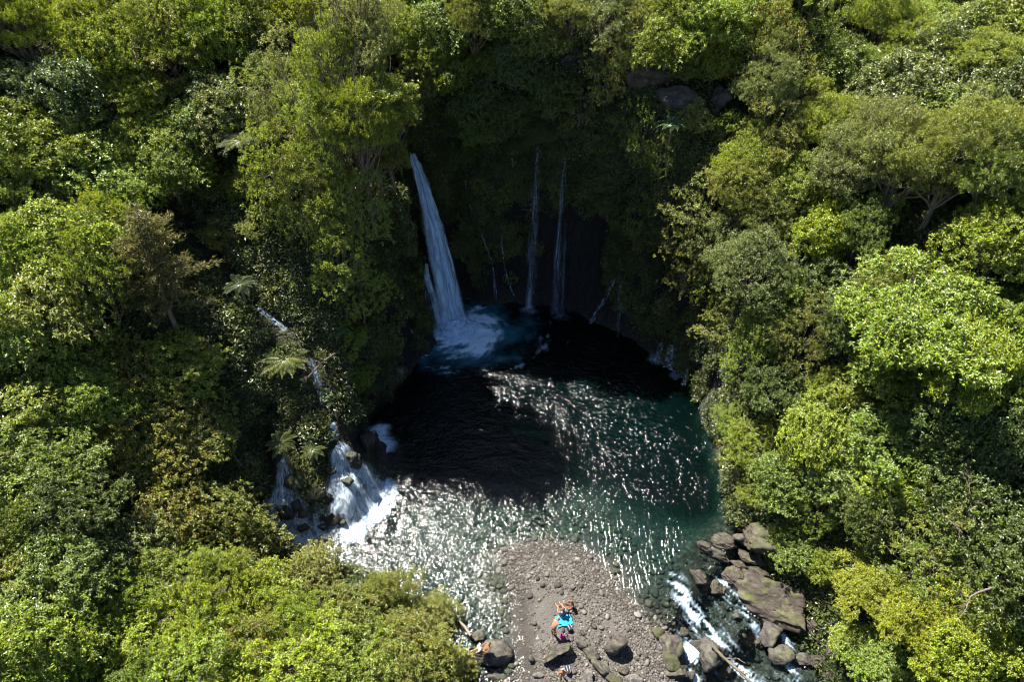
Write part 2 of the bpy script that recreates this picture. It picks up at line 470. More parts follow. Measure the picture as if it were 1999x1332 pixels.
# where the water draws toward the outflow the ripples stretch along the current
fx, fy, fg = t.attr('flow_across'), t.attr('flow_along'), t.attr('flow_pull')
fv = t.n('CombineXYZ', X=t.math('MULTIPLY', fx, 5.0), Y=t.math('MULTIPLY', fy, .9), Z=0.0).outputs[0]
h2 = t.math('ADD', t.math('MULTIPLY', t.noise(fv, 1.0, 2, .5, .5), .27), t.math('MULTIPLY', w2, .06))
hgt = t.math('ADD', t.math('MULTIPLY', hgt, t.math('SUBTRACT', 1.0, fg)), t.math('MULTIPLY', h2, fg))
bmp = t.n('Bump', Strength=1.0, Distance=.42, Height=t.math('MULTIPLY', hgt, t.math('MULTIPLY_ADD', t.noise(pos, .35, 3, .5), 1.2, .13)))
fres = t.n('Fresnel', IOR=1.33, Normal=bmp)
ex = [t.math('POWER', 2.718, t.math('MULTIPLY', dep, -k)) for k in (1.15, .50, .58)]
tint = t.n('CombineColor', Red=ex[0], Green=ex[1], Blue=ex[2])
body = t.n('BsdfDiffuse', Color=(.0004, .003, .003, 1), Normal=bmp)
fb = t.math('SUBTRACT', 1.0, t.math('POWER', 2.718, t.math('MULTIPLY', dep, -.35)))
mk = t.math('MULTIPLY', t.attr('milk'), .6)
inner = t.n('MixShader', Fac=fb, i1=t.n('BsdfTransparent', Color=tint), i2=body)
gl = t.n('BsdfGlossy', {'distribution': 'BECKMANN'}, Roughness=.14, Normal=bmp, Color=(1, 1, 1, 1))
inner = t.n('MixShader', Fac=mk, i1=inner, i2=t.n('BsdfDiffuse', Color=(.05, .22, .30, 1)))
wat = t.n('MixShader', Fac=fres, i1=inner, i2=gl)
fn = t.math('ADD', t.math('MULTIPLY', t.noise(mp.outputs[0], 5.0, 6, .7, 1.2), t.math('SUBTRACT', 1.0, fg)), t.math('MULTIPLY', t.noise(t.n('CombineXYZ', X=t.math('MULTIPLY', fx, 7.0), Y=t.math('MULTIPLY', fy, 1.6), Z=0.0).outputs[0], 1.0, 6, .7, .8), fg))
fm = t.n('MapRange', Value=t.math('ADD', fo, t.math('MULTIPLY', t.math('SUBTRACT', fn, .5), 1.1)), From_Min=.22, From_Max=1.0).outputs[0]
fm = t.math('MULTIPLY', fm, t.n('MapRange', Value=fo, From_Min=.02, From_Max=.2).outputs[0])
fm = t.math('POWER', fm, 1.9)
white = t.n('BsdfDiffuse', Color=(.50, .66, .84, 1), Normal=t.n('Bump', Strength=.5, Distance=.1, Height=fn))  # foam colour carries the blue skylight of the shaded falls
MAT_WATER = t.done(t.n('MixShader', Fac=fm, i1=wat, i2=white))
rot_ = sstep(-1.5, 1.0, S) * (WP[:, 0] > 6.5)
fl_x = WP[:, 0] * (1 - rot_) + T * rot_; fl_y = WP[:, 1] * (1 - rot_) + S * rot_
pull = np.clip(sstep(27, 21.5, WP[:, 1] + sw * 1.5) * sstep(2.5, 5.5, WP[:, 0] + sw), 0, 1)
me = mesh_tris('pool', WV, remap[F], MAT_WATER, attrs={'depth': np.clip(depth, 0, 8)[used], 'foam': foam[used], 'milk': (sstep(6.5, 1.5, df + sw * 2.5))[used], 'flow_across': fl_x[used], 'flow_along': fl_y[used], 'flow_pull': pull[used]})
tag(link('water', me), 'dark green rippled pool glittering in the sun with its outflow', None, None, 'structure')

# ================================================================ FALLING WATER
def mat_fall(name, cov, streak=(9, 1.0), soft=1.4, power=1.0, col=(.52, .70, .95)):  # default col has the gorge shade's blue skylight painted in
    """white water on a sheet: streaks along V, thinning to nothing at the sheet's edges"""
    t = NT(name)
    uv = t.n('TexCoord').outputs['UV']
    x = t.n('SeparateXYZ', Vector=uv)
    oi = t.n('ObjectInfo').outputs['Random']
    vec = t.n('CombineXYZ', X=t.math('MULTIPLY', x.outputs[0], streak[0]), Y=t.math('MULTIPLY', x.outputs[1], streak[1]), Z=t.math('MULTIPLY', oi, 40.0)).outputs[0]
    n1 = t.noise(vec, 1.0, 6, .68, .5)
    e = t.math('SUBTRACT', 1.0, t.math('ABSOLUTE', t.math('MULTIPLY_ADD', x.outputs[0], 2.0, -1.0)))
    e = t.math('POWER', t.math('MULTIPLY', e, 1.0, clamp=True), soft)
    a = t.math('ADD', t.math('MULTIPLY', t.math('SUBTRACT', n1, .5), 2.4), cov)
    a = t.n('MapRange', Value=a, From_Min=0.0, From_Max=.8).outputs[0]
    a = t.math('MULTIPLY', a, t.math('MINIMUM', t.math('MULTIPLY', e, 2.2), 1.0), clamp=True)
    a = t.math('POWER', a, power)
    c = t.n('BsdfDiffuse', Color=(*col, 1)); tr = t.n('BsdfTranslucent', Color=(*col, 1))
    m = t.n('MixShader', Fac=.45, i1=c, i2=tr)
    return t.done(t.n('MixShader', Fac=a, i1=t.n('BsdfTransparent'), i2=m))
MAT_FALL = mat_fall('white water tinted shade blue', .55, (3.2, 1.3), 1.5, 1.0, (.62, .80, 1.0))  # blue of the skylit shade is put into the water colour
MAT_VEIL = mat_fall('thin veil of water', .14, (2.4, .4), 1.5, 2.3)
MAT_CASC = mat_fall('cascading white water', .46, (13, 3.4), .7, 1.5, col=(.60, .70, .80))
MAT_TRICK = mat_fall('trickle', .30, (4, 1.4), 1.0, 2.1)

def ribbon(path, width, across, n=60, m=14, bulge=.0, seed=0, rough=.05):
    """sheet of water following path (k,3); width per path point; 'across' horizontal vector"""
    path = np.asarray(path, float); k = len(path)
    s = np.linspace(0, 1, n); ks = np.linspace(0, 1, k)
    c = np.stack([np.interp(s, ks, path[:, i]) for i in range(3)], 1)
    for _ in range(3): c[1:-1] = (c[:-2] + 2 * c[1:-1] + c[2:]) / 4
    w = np.interp(s, ks, width)
    q = np.linspace(-.5, .5, m)
    ac = np.asarray(across, float); ac = ac / np.linalg.norm(ac)
    fw = np.cross([0, 0, 1.0], ac)
    V = c[:, None] + ac * (w[:, None] * q[None])[..., None]
    nz = rough * fbm(s[:, None] * 9 + 0 * q, q[None] * 5 + 0 * s[:, None], seed=seed, octv=3) * (1 + 3 * s[:, None])
    V = V + fw * (nz - bulge * (4 * q[None] ** 2 - .0) * w[:, None])[..., None]
    uv = np.stack(np.broadcast_arrays(q[None] + .5, s[:, None] * 6), -1).reshape(-1, 2)
    return V.reshape(-1, 3), grid_faces(n, m), uv

def fall_path(a, b, k=14, throw=.62):
    s = np.linspace(0, 1, k)
    p = np.array(a) + (np.array(b) - np.array(a)) * s[:, None]
    p[:, 2] = a[2] + (b[2] - a[2]) * ((1 - throw) * s + throw * s ** 2)
    return p

def water_thing(name, label, sheets, loc, cat='waterfall', group=None):
    root = bpy.data.objects.new(name, None); C.objects.link(root); root.location = loc
    L = np.array(loc)
    for nm, (V, F, uv), mt in sheets:
        link(nm, mesh_tris(nm, V - L, F, mt, uv=uv), root)
    tag(root, label, cat, group)
    return root

TOP = np.array([-7.35, 46.2, 13.6]); FOOT = np.array([-4.75, 42.3, -.1])
sheets = []
frg = np.random.default_rng(15)
for i in range(15):
    a = frg.uniform(-1.0, 1.0)
    q_ = frg.uniform(-1, 1)
    off = np.array([q_ * .16, frg.uniform(-.15, .15), frg.uniform(-.5, .2)])
    pth = fall_path(TOP + off, FOOT + np.array([q_ * .70, frg.uniform(-.5, .5), 0]), throw=frg.uniform(.5, .7))
    pth[2:-1, :2] += np.cumsum(frg.normal(0, .05, (11, 2)), 0)
    wv_ = np.array([.30, .5, .75, 1.0, 1.35, 1.6]) * frg.uniform(.45, 1.15)
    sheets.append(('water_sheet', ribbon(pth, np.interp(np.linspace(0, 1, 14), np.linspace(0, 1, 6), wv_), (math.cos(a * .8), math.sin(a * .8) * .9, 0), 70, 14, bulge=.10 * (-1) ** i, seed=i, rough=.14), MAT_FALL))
# water thrown off the ledge half way down, left and right of the jet
sheets.append(('side_strand', ribbon([(-6.9, 43.6, 5.2), (-7.0, 43.1, 4.2), (-6.9, 42.9, 2.2), (-6.6, 42.6, 0)], [.25, .55, .5, .7], (1, .2, 0), 40, 10, seed=21), MAT_TRICK))
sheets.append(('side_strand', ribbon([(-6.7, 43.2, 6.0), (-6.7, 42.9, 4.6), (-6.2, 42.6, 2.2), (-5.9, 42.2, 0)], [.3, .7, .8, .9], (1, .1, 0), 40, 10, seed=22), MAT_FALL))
sheets.append(('side_strand', ribbon([(-4.6, 44.2, 3.6), (-4.3, 43.6, 2.4), (-4.0, 43.2, 0)], [.2, .35, .5], (1, .2, 0), 30, 8, seed=23), MAT_TRICK))
# the mound of spray where it lands
for i in range(9):
    an = i * .7 - .6
    d = np.array([math.cos(an), math.sin(an) * .9, 0])
    b0 = FOOT + d * .5
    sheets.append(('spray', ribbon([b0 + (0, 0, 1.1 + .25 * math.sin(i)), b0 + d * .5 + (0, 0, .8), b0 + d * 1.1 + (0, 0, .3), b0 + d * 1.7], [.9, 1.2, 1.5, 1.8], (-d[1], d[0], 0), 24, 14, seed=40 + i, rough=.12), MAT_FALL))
water_thing('waterfall', 'tall main waterfall plunging white into the dark end of the pool', sheets, (-4.75, 42.3, 0))

def veil(u0, v0, u1, v1, z0, w0, w1, label, mt=None, n=3, group='thin falls down the dark back wall', ylip=None):
    b = at(u1, v1, 0.0)
    d = ray(u0, v0); ty = (b[1] + .5 if ylip is None else ylip)
    a = np.array([0, 0, CAM_H]) + d * (ty / d[1])
    sh = []
    for i in range(n):
        o = np.array([.06 * (i - 1), .10 * (i - 1), 0])
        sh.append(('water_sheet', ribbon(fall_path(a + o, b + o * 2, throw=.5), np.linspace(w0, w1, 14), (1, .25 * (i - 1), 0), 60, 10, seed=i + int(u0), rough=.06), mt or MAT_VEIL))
    water_thing('thin_waterfall', label, sh, tuple(b), 'waterfall', group)
veil(1050, 285, 1036, 600, 14, .4, 1.3, 'straight thin waterfall down the middle of the dark back wall')
veil(1102, 305, 1088, 610, 14, .35, 1.6, 'fainter thin waterfall with a forked top on the dark wall')
veil(1130, 300, 1098, 470, 14, .12, .35, 'short side branch of the forked thin waterfall', n=2)
veil(1210, 500, 1207, 655, 6, .12, .35, 'faint last trickle falling by the dark corner', n=2)

def trickle(pts, w, label):
    sh = []
    P3 = []
    for u, v, off in pts:
        d = ray(u, v); ts = np.linspace(25, 80, 900)
        p = np.array([0, 0, CAM_H]) + d * ts[:, None]
        h = np.maximum(H(p[:, :2]), 0)
        i = int(np.argmax(p[:, 2] <= h)); q = p[i] - d / np.linalg.norm(d) * off
        P3.append(q)
    P3 = np.array(P3)
    sh.append(('water_sheet', ribbon(P3, np.linspace(w * .5, w, len(P3)), (1, -.3, 0), 60, 8, seed=int(pts[0][0]), rough=.05), MAT_TRICK))
    water_thing('trickling_waterfall', label, sh, tuple(P3[-1]), 'waterfall', 'trickles over the wet rock')
trickle([(908, 350, 1.2), (915, 395, 1.2), (935, 440, 1.2), (948, 480, 1.1), (960, 510, 1.0), (965, 545, .8), (968, 585, .5)], .28, 'winding trickle beside the main waterfall')
trickle([(978, 455, 1.2), (983, 510, 1.0), (992, 550, .8), (1004, 578, .4)], .22, 'short trickle down the rock between the falls')
trickle([(1198, 548, 1.5), (1186, 575, 1.2), (1168, 605, .8), (1152, 632, .5)], .55, 'slanting rivulet sliding down rock into the pool')
trickle([(1312, 672, 1.9), (1308, 695, 1.6), (1304, 722, 1.0)], 1.1, 'spring curtain under the bare twigs, upper strands')
trickle([(1292, 670, 1.9), (1286, 690, 1.6), (1280, 706, 1.0)], .7, 'leftmost strand of the spring curtain under the bare twigs')
trickle([(1342, 720, 1.6), (1338, 740, 1.2), (1333, 754, .7)], .45, 'small spring at the far end of the curtain')

# ---------------------------------------------------------------- the cascade on the spur's near side
def fan_sheet(ap, r0, r1, t0, t1, lift, nr=70, nt=90, kx=1.0, seed=0):
    rr = np.linspace(r0, r1, nr)[:, None]; tt = np.linspace(t0, t1, nt)[None]
    tt2 = tt + .05 * vnoise(rr * 2 + 0 * tt, tt * 5 + 0 * rr, seed=seed)
    rr2 = rr * (1 + .20 * fbm(tt * 5 + 0 * rr, 0 * rr + 0 * tt + seed, seed=seed, octv=3) * rr / r1)
    X = ap[0] + rr2 * np.cos(tt2) * kx; Y = ap[1] + rr2 * np.sin(tt2)
    Z = np.maximum(H(np.stack([X.ravel(), Y.ravel()], 1)), -.02).reshape(X.shape)
    for _ in range(2): Z[1:-1] = (Z[:-2] + Z[1:-1] * 2 + Z[2:]) / 4
    Z = Z + lift + .10 * fbm(rr * .9 + 0 * tt, tt * 9 + 0 * rr, seed=seed + 5, octv=3)
    uv = np.stack(np.broadcast_arrays((tt - t0) / (t1 - t0), rr * .55), -1).reshape(-1, 2)
    return np.stack([X, Y, Z], -1).reshape(-1, 3), grid_faces(nr, nt), uv
sheets = [('white_water', fan_sheet(APEX, .05, 4.5, R(-124), R(-6), .12, kx=.88, seed=3), MAT_CASC),
          ('white_water', fan_sheet(APEX, .05, 3.9, R(-108), R(-14), .28, kx=.88, seed=8), MAT_CASC)]
def stream_ribbon(i0, i1, w, seed, mt):
    p = np.array(STREAM)[i0:i1].copy(); p[:, 2] += .18
    d = p[-1] - p[0]
    return ribbon(p, np.full(len(p), w), (-d[1], d[0], 0), 70, 12, seed=seed, rough=.08)
sheets.append(('upper_run', stream_ribbon(6, 9, .5, 3, None), MAT_TRICK))
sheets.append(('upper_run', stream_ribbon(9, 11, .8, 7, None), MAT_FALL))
water_thing('cascade', 'broad white cascade fanning over rock into the sunlit side of the pool', sheets, (APEX[0], APEX[1] - 3, 0), 'waterfall')
water_thing('side_cascade', 'shaded bluish cascade behind the two slim tree ferns', [('white_water', fan_sheet(np.array([-14.4, 26.8]), .1, 5.4, R(-112), R(-55), .14, nt=50, seed=13), MAT_CASC)], (-14, 24, 0), 'waterfall')
water_thing('stream_run', 'bright glimpse of the upper stream between bushes', [('white_water', stream_ribbon(4, 6, .45, 9, None), MAT_TRICK)], STREAM[4], 'stream')

# ================================================================ ROCKS
def mat_rock(name, lo, mid, hi, moss=0.0, mosscol=(.07, .085, .015), scale=2.2, strata=0.0):
    t = NT(name)
    co = t.n('TexCoord').outputs['Object']
    g = t.n('NewGeometry')
    n1 = t.noise(co, scale, 8, .65, .3); n2 = t.noise(co, scale * 6, 5, .6)
    v = t.math('ADD', t.math('MULTIPLY', n1, .7), t.math('MULTIPLY', n2, .3))
    c = t.ramp(v, [(.36, lo), (.5, mid), (.64, hi)])
    hgt = t.math('ADD', n1, t.math('MULTIPLY', n2, .4))
    if strata:
        w = t.n('TexWave', {'wave_type': 'BANDS', 'bands_direction': 'Z'}, Vector=co, Scale=strata, Distortion=5.0, Detail=3.0, Detail_Scale=1.5).outputs[1]
        c = t.mixc(t.math('MULTIPLY', t.math('SUBTRACT', 1.0, w), .45), c, lo)
        hgt = t.math('ADD', hgt, t.math('MULTIPLY', w, .5))
    if moss:
        nz = t.n('SeparateXYZ', Vector=g.outputs['Normal']).outputs[2]
        m = t.math('ADD', t.math('MULTIPLY', nz, .55), t.noise(co, scale * 1.3, 5, .6))
        f = t.n('MapRange', Value=m, From_Min=1.12 - moss, From_Max=1.42 - moss).outputs[0]
        c = t.mixc(f, c, t.mixc(n2, tuple(x * .55 for x in mosscol), tuple(x * 1.5 for x in mosscol)))
    return t.done(t.n('BsdfPrincipled', Base_Color=c, Roughness=.72, Specular_IOR_Level=.35, Normal=t.n('Bump', Strength=.8, Distance=.09, Height=hgt)))
MAT_R_GREY = mat_rock('grey basalt', (.012, .010, .008), (.042, .036, .030), (.088, .078, .066), moss=.12)
MAT_R_BROWN = mat_rock('brown layered rock', (.010, .0075, .005), (.036, .028, .020), (.078, .063, .048), moss=.10, strata=1.5)
MAT_R_DARK = mat_rock('wet dark rock', (.006, .006, .006), (.018, .016, .015), (.045, .042, .04), moss=.22, mosscol=(.035, .055, .012))
MAT_R_MOSS = mat_rock('mossy rock', (.018, .015, .010), (.05, .042, .03), (.10, .085, .06), moss=.40, mosscol=(.030, .036, .010))
MAT_R_PALE = mat_rock('pale river stone', (.04, .037, .033), (.085, .078, .069), (.145, .135, .12))

def rock_mesh(seed, mat, sub=4, rough=.34, flat=.0, ledges=0.0):
    bm = bmesh.new(); bmesh.ops.create_icosphere(bm, subdivisions=sub, radius=1.0)
    V = np.array([v.co[:] for v in bm.verts]); F = np.array([[v.index for v in f.verts] for f in bm.faces]); bm.free()
    rg = np.random.default_rng(seed)
    d = unit_(V)
    # facets: clip the ball with random planes, then weather it
    r = np.ones(len(V))
    for _ in range(12):
        nrm = unit_(rg.normal(size=3)[None])[0]; h = rg.uniform(.42, .80)
        dd = d @ nrm
        r = np.minimum(r, np.where(dd > .05, h / np.maximum(dd, .05), 9))
    r = r * (1 + rough * .55 * fbm(d[:, 0] * 1.3 + seed, d[:, 1] * 1.3, d[:, 2] * 1.3, seed=seed, octv=5, gain=.5) + .06 * fbm(d[:, 0] * 5, d[:, 1] * 5, d[:, 2] * 5, seed=seed + 2))
    if sub >= 4:
        rd = lambda f, sd: 1 - np.abs(fbm(d[:, 0] * f + seed, d[:, 1] * f, d[:, 2] * f, seed=seed + sd, octv=3))
        r = r * (1 + .16 * (rd(2.3, 4) - .75) + .08 * (rd(5.5, 6) - .75))
    P = d * r[:, None]
    if ledges:
        P[:, :2] *= (1 + ledges * np.sin(P[:, 2] * 11 + 2.5 * vnoise(P[:, 0] * 1.5, P[:, 1] * 1.5, seed=seed)))[:, None]
    if sub >= 4:   # cracks
        cr = np.abs(fbm(d[:, 0] * 1.7 + 3, d[:, 1] * 1.7, d[:, 2] * 1.7, seed=seed + 9, octv=2))
        P *= (1 - .10 * sstep(.06, .0, cr))[:, None]
    return mesh_tris('rock', P, F, mat)
def unit_(v): return v / (np.linalg.norm(v, axis=-1, keepdims=True) + 1e-9)

NB = [0]
def boulder(u, v, sx, sy, sz, mat, label, rotz=0.0, z=None, name='boulder', group=None, tilt=0.0, sub=4, ledges=0.0, lift=.35):
    """boulder whose middle the photograph shows at (u, v); sizes are full extents in metres"""
    x, y, g = spot(u, v, sz * lift)
    wl_ = float(water_level(np.array([[x, y]]))[0])
    NB[0] += 1
    if group == GR: sx, sy, sz = sx * 1.18, sy * 1.18, sz * 1.15
    o = link(name, rock_mesh(NB[0] * 13 + 1, mat, sub, ledges=ledges), None, (x, y, (g if z is None else z) + sz * lift), (tilt, prng0.uniform(-.1, .1), rotz), (sx / 2 * 1.12, sy / 2 * 1.12, sz / 2 * 1.12))
    tag(o, label, 'boulder', group)
    return o
prng0 = random.Random(3)
def spot(u, v, hc):
    """where a thing whose middle is hc above ground stands so that the photograph shows it at (u, v)"""
    d = ray(u, v); ts = np.linspace(14, 110, 1500)
    p = np.array([0, 0, CAM_H]) + d * ts[:, None]
    h = H(p[:, :2]) + hc
    i = int(np.argmax(p[:, 2] <= h))
    return p[i, 0], p[i, 1], h[i] - hc

G_, B_, D_, M_, P_ = MAT_R_GREY, MAT_R_BROWN, MAT_R_DARK, MAT_R_MOSS, MAT_R_PALE
GR = 'boulders along the outflow'
# right bank of the outflow
boulder(1512, 1176, 4.1, 2.3, 1.7, B_, 'largest brown layered slab beside the outflow rapids', R(-33), group=GR, sub=5, ledges=.05)
boulder(1366, 1131, .95, 1.25, .9, B_, 'upright brown boulder at the head of the rapids', R(10), group=GR)
boulder(1398, 1153, 1.25, .95, .8, B_, 'rounded boulder touching the upright one at the rapids head', R(20), group=GR)
boulder(1427, 1128, 1.3, 1.05, .8, B_, 'brown boulder between the rapids head and the rock ridge', R(-10), group=GR)
for i, (u, v, sx, sy, r_, lb) in enumerate([(1377, 1073, 1.1, .8, -25, 'pool end of the layered rock ridge'), (1408, 1092, 1.2, .7, -30, 'second block of the layered rock ridge from the pool'), (1440, 1104, 1.4, .8, -28, 'middle block of the layered rock ridge'),
                                         (1480, 1120, 2.0, .9, -30, 'long landward block of the layered rock ridge'), (1560, 1150, 2.4, 1.0, -32, 'shaded last block of the layered rock ridge')]):
    boulder(u, v, sx, sy, .8, B_, lb, R(r_), group='blocks of the layered rock ridge', ledges=.06)
boulder(1418, 1060, 1.4, 1.0, .9, B_, 'tan boulder at the pool edge before the mossy rock', R(-20), group=GR)
boulder(1450, 1056, 1.1, 1.0, .9, G_, 'grey boulder wedged between tan boulder and mossy rock', R(15), group=GR)
boulder(1497, 1062, 3.2, 2.2, 1.9, M_, 'big dark boulder with a mossy green top by the pool', R(-15), group=GR, sub=5)
boulder(1519, 1040, 1.4, 1.0, .8, M_, 'moss-covered hump behind the big mossy boulder', R(0), group=GR, z=1.0)
boulder(1506, 1234, 1.75, 1.55, 1.1, G_, 'cracked grey boulder standing in the middle of the rapids', R(25), group=GR)
boulder(1524, 1281, 1.2, 1.15, .9, G_, 'boulder just downstream of the cracked mid-rapids boulder', R(-15), group=GR)
boulder(1578, 1227, 1.2, 1.0, .8, B_, 'oval boulder against the right bank of the rapids', R(10), group=GR)
boulder(1592, 1250, .7, .45, .4, B_, 'small stone below the oval bank boulder', R(-10), group=GR, sub=3)
boulder(1570, 1256, .7, .5, .4, M_, 'small mossy stone below the oval bank boulder', R(20), group=GR, sub=3)
boulder(1625, 1262, 1.4, .8, .7, B_, 'layered rock half hidden by bank ferns', R(70), group=GR, ledges=.06)
boulder(1423, 1186, .5, .4, .3, B_, 'low wet stone breaking the middle of the rapids', 0, group=GR, sub=3)
for i_, (u_, v_, a_, b_, c_, r_, lb_) in enumerate((
    (1395, 1080, 1.0, .7, .6, -30, 'wet ledge filling the gap in the layered rock ridge'), (1462, 1090, 1.6, .8, .8, -25, 'shaded ledge under the big mossy boulder'), (1530, 1135, 1.8, .8, .7, -32, 'dark ledge behind the largest slab'),
    (1455, 1140, .9, .6, .5, -35, 'flat stone at the top edge of the largest slab'), (1545, 1205, 1.3, .8, .7, -30, 'stone under the low end of the largest slab'), (1480, 1255, .8, .6, .5, 10, 'small stone beside the cracked mid-rapids boulder'),
    (1560, 1290, 1.0, .7, .5, -20, 'stone on the far side of the lower rapids'), (1600, 1290, 1.3, .9, .6, 15, 'bank stone above the lower rapids'), (1620, 1320, 1.2, .8, .6, -25, 'bank stone at the bottom edge of the rapids'), (1440, 1205, .6, .4, .35, 0, 'half-drowned stone in the right rapids channel'),
    (1335, 1240, .8, .6, .45, 20, 'low stone between bar and main rapids'), (1410, 1310, .9, .7, .5, 0, 'wet stone under the pale log'))):
    boulder(u_, v_, a_, b_, c_, B_ if i_ % 3 else G_, lb_, R(r_), group=GR, ledges=.06 if i_ % 2 else 0)
# left side of the outflow
boulder(1390, 1280, 1.35, 1.55, 1.1, G_, 'mossy-edged brown boulder between the two rapids branches', R(-30), group=GR)
boulder(1364, 1262, .9, .8, .6, G_, 'boulder with red weed above the small left rapids branch', 0, group=GR)
boulder(1311, 1257, 1.4, 1.2, .8, G_, 'grey boulder on the bar edge, first in the row by the rapids', R(20), group=GR)
boulder(1308, 1291, 1.0, 1.0, .7, M_, 'mossy boulder on the bar edge, second in the row', R(0), group=GR)
boulder(1322, 1314, 1.1, .8, .6, G_, 'boulder at the bottom of the bar edge row', R(15), group=GR)
boulder(1345, 1322, .8, .7, .5, G_, 'low boulder beside the small left rapids branch', R(15), group=GR, sub=3)
boulder(1285, 1240, .7, .55, .4, M_, 'small mossy boulder where bar and rapids meet', 0, group=GR, sub=3)
# on the bar
BR = 'boulders on the gravel bar'
boulder(1085, 1274, 1.7, 1.0, 1.1, G_, 'big smooth boulder behind the magenta bag', R(22), group=BR, sub=5)
boulder(1108, 1270, .9, .7, .8, G_, 'boulder leaning against the big smooth boulder', R(-20), group=BR)
boulder(1204, 1256, 1.3, 1.3, 1.2, G_, 'tall rough boulder casting a deep shadow near the rapids side', R(30), group=BR)
for i, (u, v, l, lb) in enumerate([(1134, 1258, 1.1, 'upper block of the slanting rock rib on the bar'), (1155, 1278, 1.2, 'middle block of the slanting rock rib on the bar'), (1176, 1303, 1.3, 'lower block of the slanting rock rib on the bar'), (1196, 1328, 1.2, 'mossy foot of the slanting rock rib on the bar')]):
    boulder(u, v, l, .62, .6, G_ if i < 3 else M_, lb, R(-46), group='blocks of the slanting rock rib', ledges=.05)
boulder(1148, 1318, .85, .85, .6, P_, 'pale angular boulder below the dark backpack', R(40), group=BR)
boulder(1050, 1320, .6, .4, .35, P_, 'pale stone beside the shadow of the big boulder', 0, group=BR, sub=3)
boulder(1238, 1328, .9, .7, .5, P_, 'pale boulder at the bottom edge by bright green plants', 0, group=BR)
boulder(1036, 1286, .4, .5, .4, G_, 'small upright stone left of the big smooth boulder', 0, group=BR, sub=3)
boulder(1216, 1310, .8, .5, .4, G_, 'flat stone at the shadow of the tall rough boulder', R(-20), group=BR, sub=3)
boulder(1118, 1148, .42, .32, .3, P_, 'largest single cobble up the open gravel', R(20), group=BR, sub=3)
boulder(958, 1278, 2.2, 1.7, 1.25, G_, 'cracked flat-topped rock under the sunbathing reader', R(10), group=BR, sub=5, z=-.1)
boulder(935, 1248, .9, .7, .7, G_, 'rock at the water behind the sunbathing reader', R(30), group=BR)
boulder(968, 1322, 1.0, .6, .4, G_, 'low stone in the shade under the reader rock', R(10), group=BR, sub=3)
# in and around the cascade
CR = 'rocks in the cascade'
boulder(576, 946, 1.35, 1.1, 1.3, M_, 'brown and moss boulder under the left tree fern', 0, group=CR)
boulder(615, 962, 1.4, 1.1, 1.2, M_, 'bright mossy boulder beside the white cascade', R(10), group=CR)
boulder(591, 1006, .8, .6, .6, M_, 'small mossy stone below the bright mossy boulder', 0, group=CR, sub=3)
boulder(558, 1000, 1.1, 1.0, 1.0, D_, 'dark wet boulder between the two cascades', 0, group=CR)
boulder(580, 985, .9, .8, .9, D_, 'wet stone in the gap below the mossy boulders', 0, group=CR, sub=3)
boulder(592, 1032, .9, .7, .6, D_, 'lowest dark stone left of the cascade foot', 0, group=CR, sub=3)
boulder(648, 921, .65, .5, .6, D_, 'dark stone breaking the middle of the white cascade', 0, group=CR, sub=3)
boulder(690, 898, 1.0, 1.3, 1.5, D_, 'dark hump with water sliding round it by the pool', R(20), group=CR)
boulder(612, 908, .9, .7, .7, D_, 'stone at the upper left of the white cascade', 0, group=CR, sub=3)
boulder(678, 944, 1.0, .7, .8, D_, 'wet ledge under the middle of the cascade', R(-30), group=CR)
boulder(640, 975, .9, .6, .8, D_, 'wet ledge left of the cascade middle', R(-10), group=CR)
boulder(672, 1022, .6, .5, .5, D_, 'dark stone at the cascade foot', 0, group=CR, sub=3)
boulder(630, 1030, .7, .6, .6, D_, 'dark stone between the cascade foot and mossy stones', 0, group=CR, sub=3)
boulder(716, 862, 1.3, 1.6, 2.2, D_, 'round dark rock foot of the spur above the swirl', 0, group=CR)
boulder(798, 648, .8, .7, 1.2, P_, 'wet rock face at the spur foot near the main fall, painted pale for its glint', 0, group='pale rocks at the spur foot')  # pale stone colour stands in for glints off the wet rock
boulder(777, 728, .9, .7, .9, P_, 'wet rock at the spur foot further from the fall, painted pale for its glint', 0, group='pale rocks at the spur foot')
# rock showing above the back rim
for u, v, sx, sz, lb in ((1215, 90, 3.0, 1.6, 'rock outcrop highest above the back rim'), (1270, 150, 3.4, 2.0, 'broad pale outcrop above the back rim'), (1330, 190, 3.2, 2.2, 'outcrop over the cave shadow by the scree'), (1405, 195, 2.0, 2.6, 'pale rock pillar beside the scree'), (950, 165, 1.4, .9, 'lone pale block on the rim left of the outcrops'), (1120, 120, 2.4, 1.6, 'rock outcrop left of the broad pale one')):
    boulder(u, v, sx, 1.8, sz, G_, lb, prng0.uniform(-.4, .4), group='outcrops above the back rim')

# ================================================================ GRAVEL BAR
bx = np.arange(-2.5, 11, .11); by = np.arange(2, 24, .11)
BX, BY = np.meshgrid(bx, by, indexing='ij'); BP = np.stack([BX.ravel(), BY.ravel()], 1)
bsd = poly_sd(BP, BAR); bz = H(BP) + .012 + .03 * fbm(BP[:, 0] * 4, BP[:, 1] * 4, seed=14, octv=3)
F = grid_faces(len(bx), len(by)); F = F[(bsd[F] < .55).all(1)]
us = np.unique(F); rm = np.full(len(BP), -1); rm[us] = np.arange(len(us))
t = NT('river gravel')
pos = t.n('NewGeometry').outputs['Position']
n1 = t.noise(pos, 1.2, 5, .6); n2 = t.noise(pos, 26, 6, .7); 
vor = t.n('TexVoronoi', Vector=pos, Scale=17.0, Randomness=1.0)
vr = t.n('SeparateColor', Color=vor.outputs['Color']).outputs[0]
c = t.ramp(n2, [(.3, (.030, .026, .022)), (.5, (.060, .053, .046)), (.72, (.100, .090, .080))])
c2 = t.ramp(vr, [(0, (.035, .031, .027)), (.6, (.07, .062, .054)), (1, (.125, .113, .10))])
